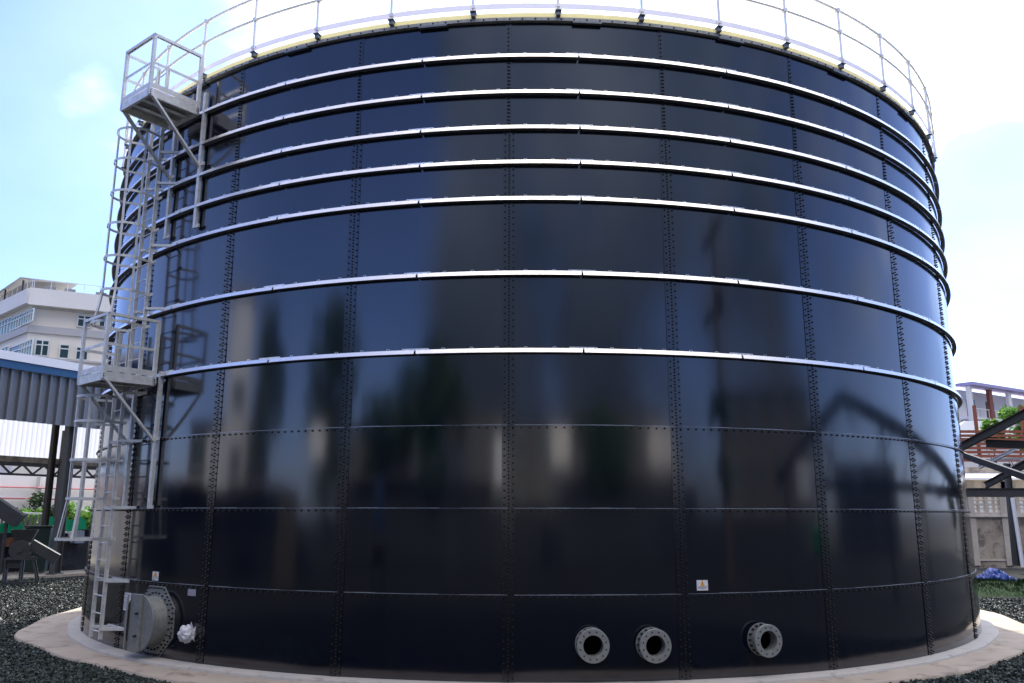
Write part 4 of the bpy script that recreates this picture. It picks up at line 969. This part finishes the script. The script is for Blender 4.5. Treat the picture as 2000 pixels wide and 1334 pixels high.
for i, (px, py, az, el, D_, rr, lf) in enumerate(((540, 540, -64, 14.5, 26, 1.6, 0), (650, 560, -47, 15.5, 24, 3.0, 0), (850, 620, -21.5, 13.5, 24, 3.0, 0), (770, 700, -33, 8.5, 26, 3.0, 0), (1180, 700, 18, 8.5, 30, 3.5, 0))):
    p = behind(px, py, az, el, D_); tree(p.x, p.y, p.z-.6, rr*1.25, ('slim tree to the rear left of the photographer', 'tall dense tree behind the photographer on the left', 'round dense tree just left behind the photographer', 'low spreading tree between the two tall rear trees', 'low wide tree behind the photographer on the right')[i], 3200, 'leaf_dk', .3, trunk=.22, crown=.75, group='trees behind the photographer')
for i in range(7):
    a = R_(112+i*7); x_, y_ = 45*math.sin(a), -45*math.cos(a)
    if i < 3: tree(x_, y_, 4.4+.6*(i % 2), 2.4, 'far small tree right of the steel frame, %s of the three' % ('nearest to the frame', 'middle one', 'farthest from the frame')[i], 1200, 'leaf_dk', .3, group='far trees right of the steel frame', trunk=.15)
# utility pole
p = behind(1405, 700, 46.3, 9, 17); x_, y_ = p.x, p.y; up_ = empty('utility_pole', (x_, y_, -.13), 0, 'tall utility pole with crossarms and climbing vines behind the photographer', 'utility pole')
zt_ = behind(1405, 440, 47.5, 19, 17).z
g = MB(); g.tube([(x_, y_, -.13), (x_, y_, zt_+.3)], [.30, .18], 12); g.build('pole', M['bark'], up_, smooth=True)
tx = Vector((.69, .72, 0))
g = MB(); g.bar(Vector((x_, y_, zt_-.4))-tx*1.0-Z*.55, Vector((x_, y_, zt_-.4))+tx*1.0+Z*.75, .3, .34); g.build('crossarm', M['black'], up_)
g = MB(); g.bar(Vector((x_, y_, zt_-3.2))-tx*1.2-Z*.5, Vector((x_, y_, zt_-3.2))+tx*.7+Z*.4, .25, .26); g.lathe((x_+.3, y_+.3, zt_-3.3), (0, 0, 1), [(0, 0), (0, .3), (.9, .3), (.9, 0)], 14); g.build('transformer', M['black'], up_)
g = MB(); leaves(g, (x_-.3, y_-.3, 5.9), .8, .8, 1.2, 900, .16, 8); leaves(g, (x_-.15, y_-.15, 3.6), .7, .7, 1.3, 700, .16, 8); g.build('vines', M['leaf_dk'], up_)
# added boxes placed along mirrored rays to put colour patches in the reflection
for a in ((975, 866, 962, 14, .6, 'white', 'mirrored_strip', 'added white board for the bright strip mirrored at the centre', 'board'),
          (620, 832, 900, 16, 1.3, 'beige_lt', 'mirrored_cream_box', 'added cream box for a pale patch mirrored left of centre', 'water tank'),
          (425, 850, 960, 17, 2.6, 'beige_lt', 'mirrored_cream_panel', 'added wide cream panel for a pale patch mirrored far left', 'banner'),
          (475, 610, 745, 24, 1.9, 'white', 'mirrored_panel', 'added tall white panel standing in for the mirrored cream tower', 'mirrored_panel'),
          (1095, 845, 930, 17, 1.6, 'beige', 'mirrored_beige_panel', 'added beige panel for a warm patch mirrored right of centre', 'hoarding'),
          (1290, 850, 930, 17, 2.0, 'beige', 'mirrored_beige_box', 'added raised beige box for a warm patch mirrored by the pole', 'container'),
          (1570, 905, 975, 13, 1.1, 'white', 'mirrored_white_box', 'added white box for a cream patch mirrored by the steel frame', 'cabinet'),
          (1800, 950, 1010, 7, .5, 'beige', 'mirrored_small_box', 'added small beige box for a mirrored patch by the steel frame', 'meter box'),
          (740, 940, 1045, 9, .5, 'drum', 'plastic_drum', 'blue plastic drum behind the photographer on the left', 'drum'),
          (740, 1070, 1110, 8, .7, 'column_br', 'mirrored_dark_box', 'added brown box for an orange patch mirrored on the left', 'crate'),
          (885, 840, 900, 15, .6, 'column_br', 'mirrored_brown_panel', 'added dark brown board for a mirrored patch near the centre', 'board'),
          (560, 960, 1150, 14, 1.6, 'column_br', 'mirrored_brown_box', 'added brown box for an upright patch mirrored on the left', 'pier'),
          (1600, 1030, 1080, 8, .7, 'green_net', 'mirrored_green_box', 'added green box for a green patch mirrored by the steel frame', 'basket')): mirrored(*a)

for (xa, ya), (xb, yb), lab in (((-27, -19), (-15, -30.5), 'added dark screen hiding sunlit ground from the reflection, rear left'), ((-14.9, -30.6), (15, -31.5), 'added dark screen hiding sunlit ground from the reflection, straight behind'), ((15.1, -31.4), (29, -20), 'added dark screen hiding sunlit ground from the reflection, rear right')):
    fe = empty('dark_screen', ((xa+xb)/2, (ya+yb)/2, -.13), 0, lab, 'fence', 'dark screens added behind the photographer'); a, b = Vector((xa, ya, 0)), Vector((xb, yb, 0)); n = 9
    g = MB(); g.bar(a+Z*1.1, b+Z*1.1, .03, 2.3); g.build('screen_panel', M['darkshed'], fe)  # solid dark screen, added to keep sunlit ground out of the reflection
    for k in range(n+1): g = MB(); p = a.lerp(b, k/n); g.tube([p+Vector((0, -.06, -.13)), p+Vector((0, -.06, 2.45))], .04, 8); g.build('fence_post', M['steel_dk'], fe)
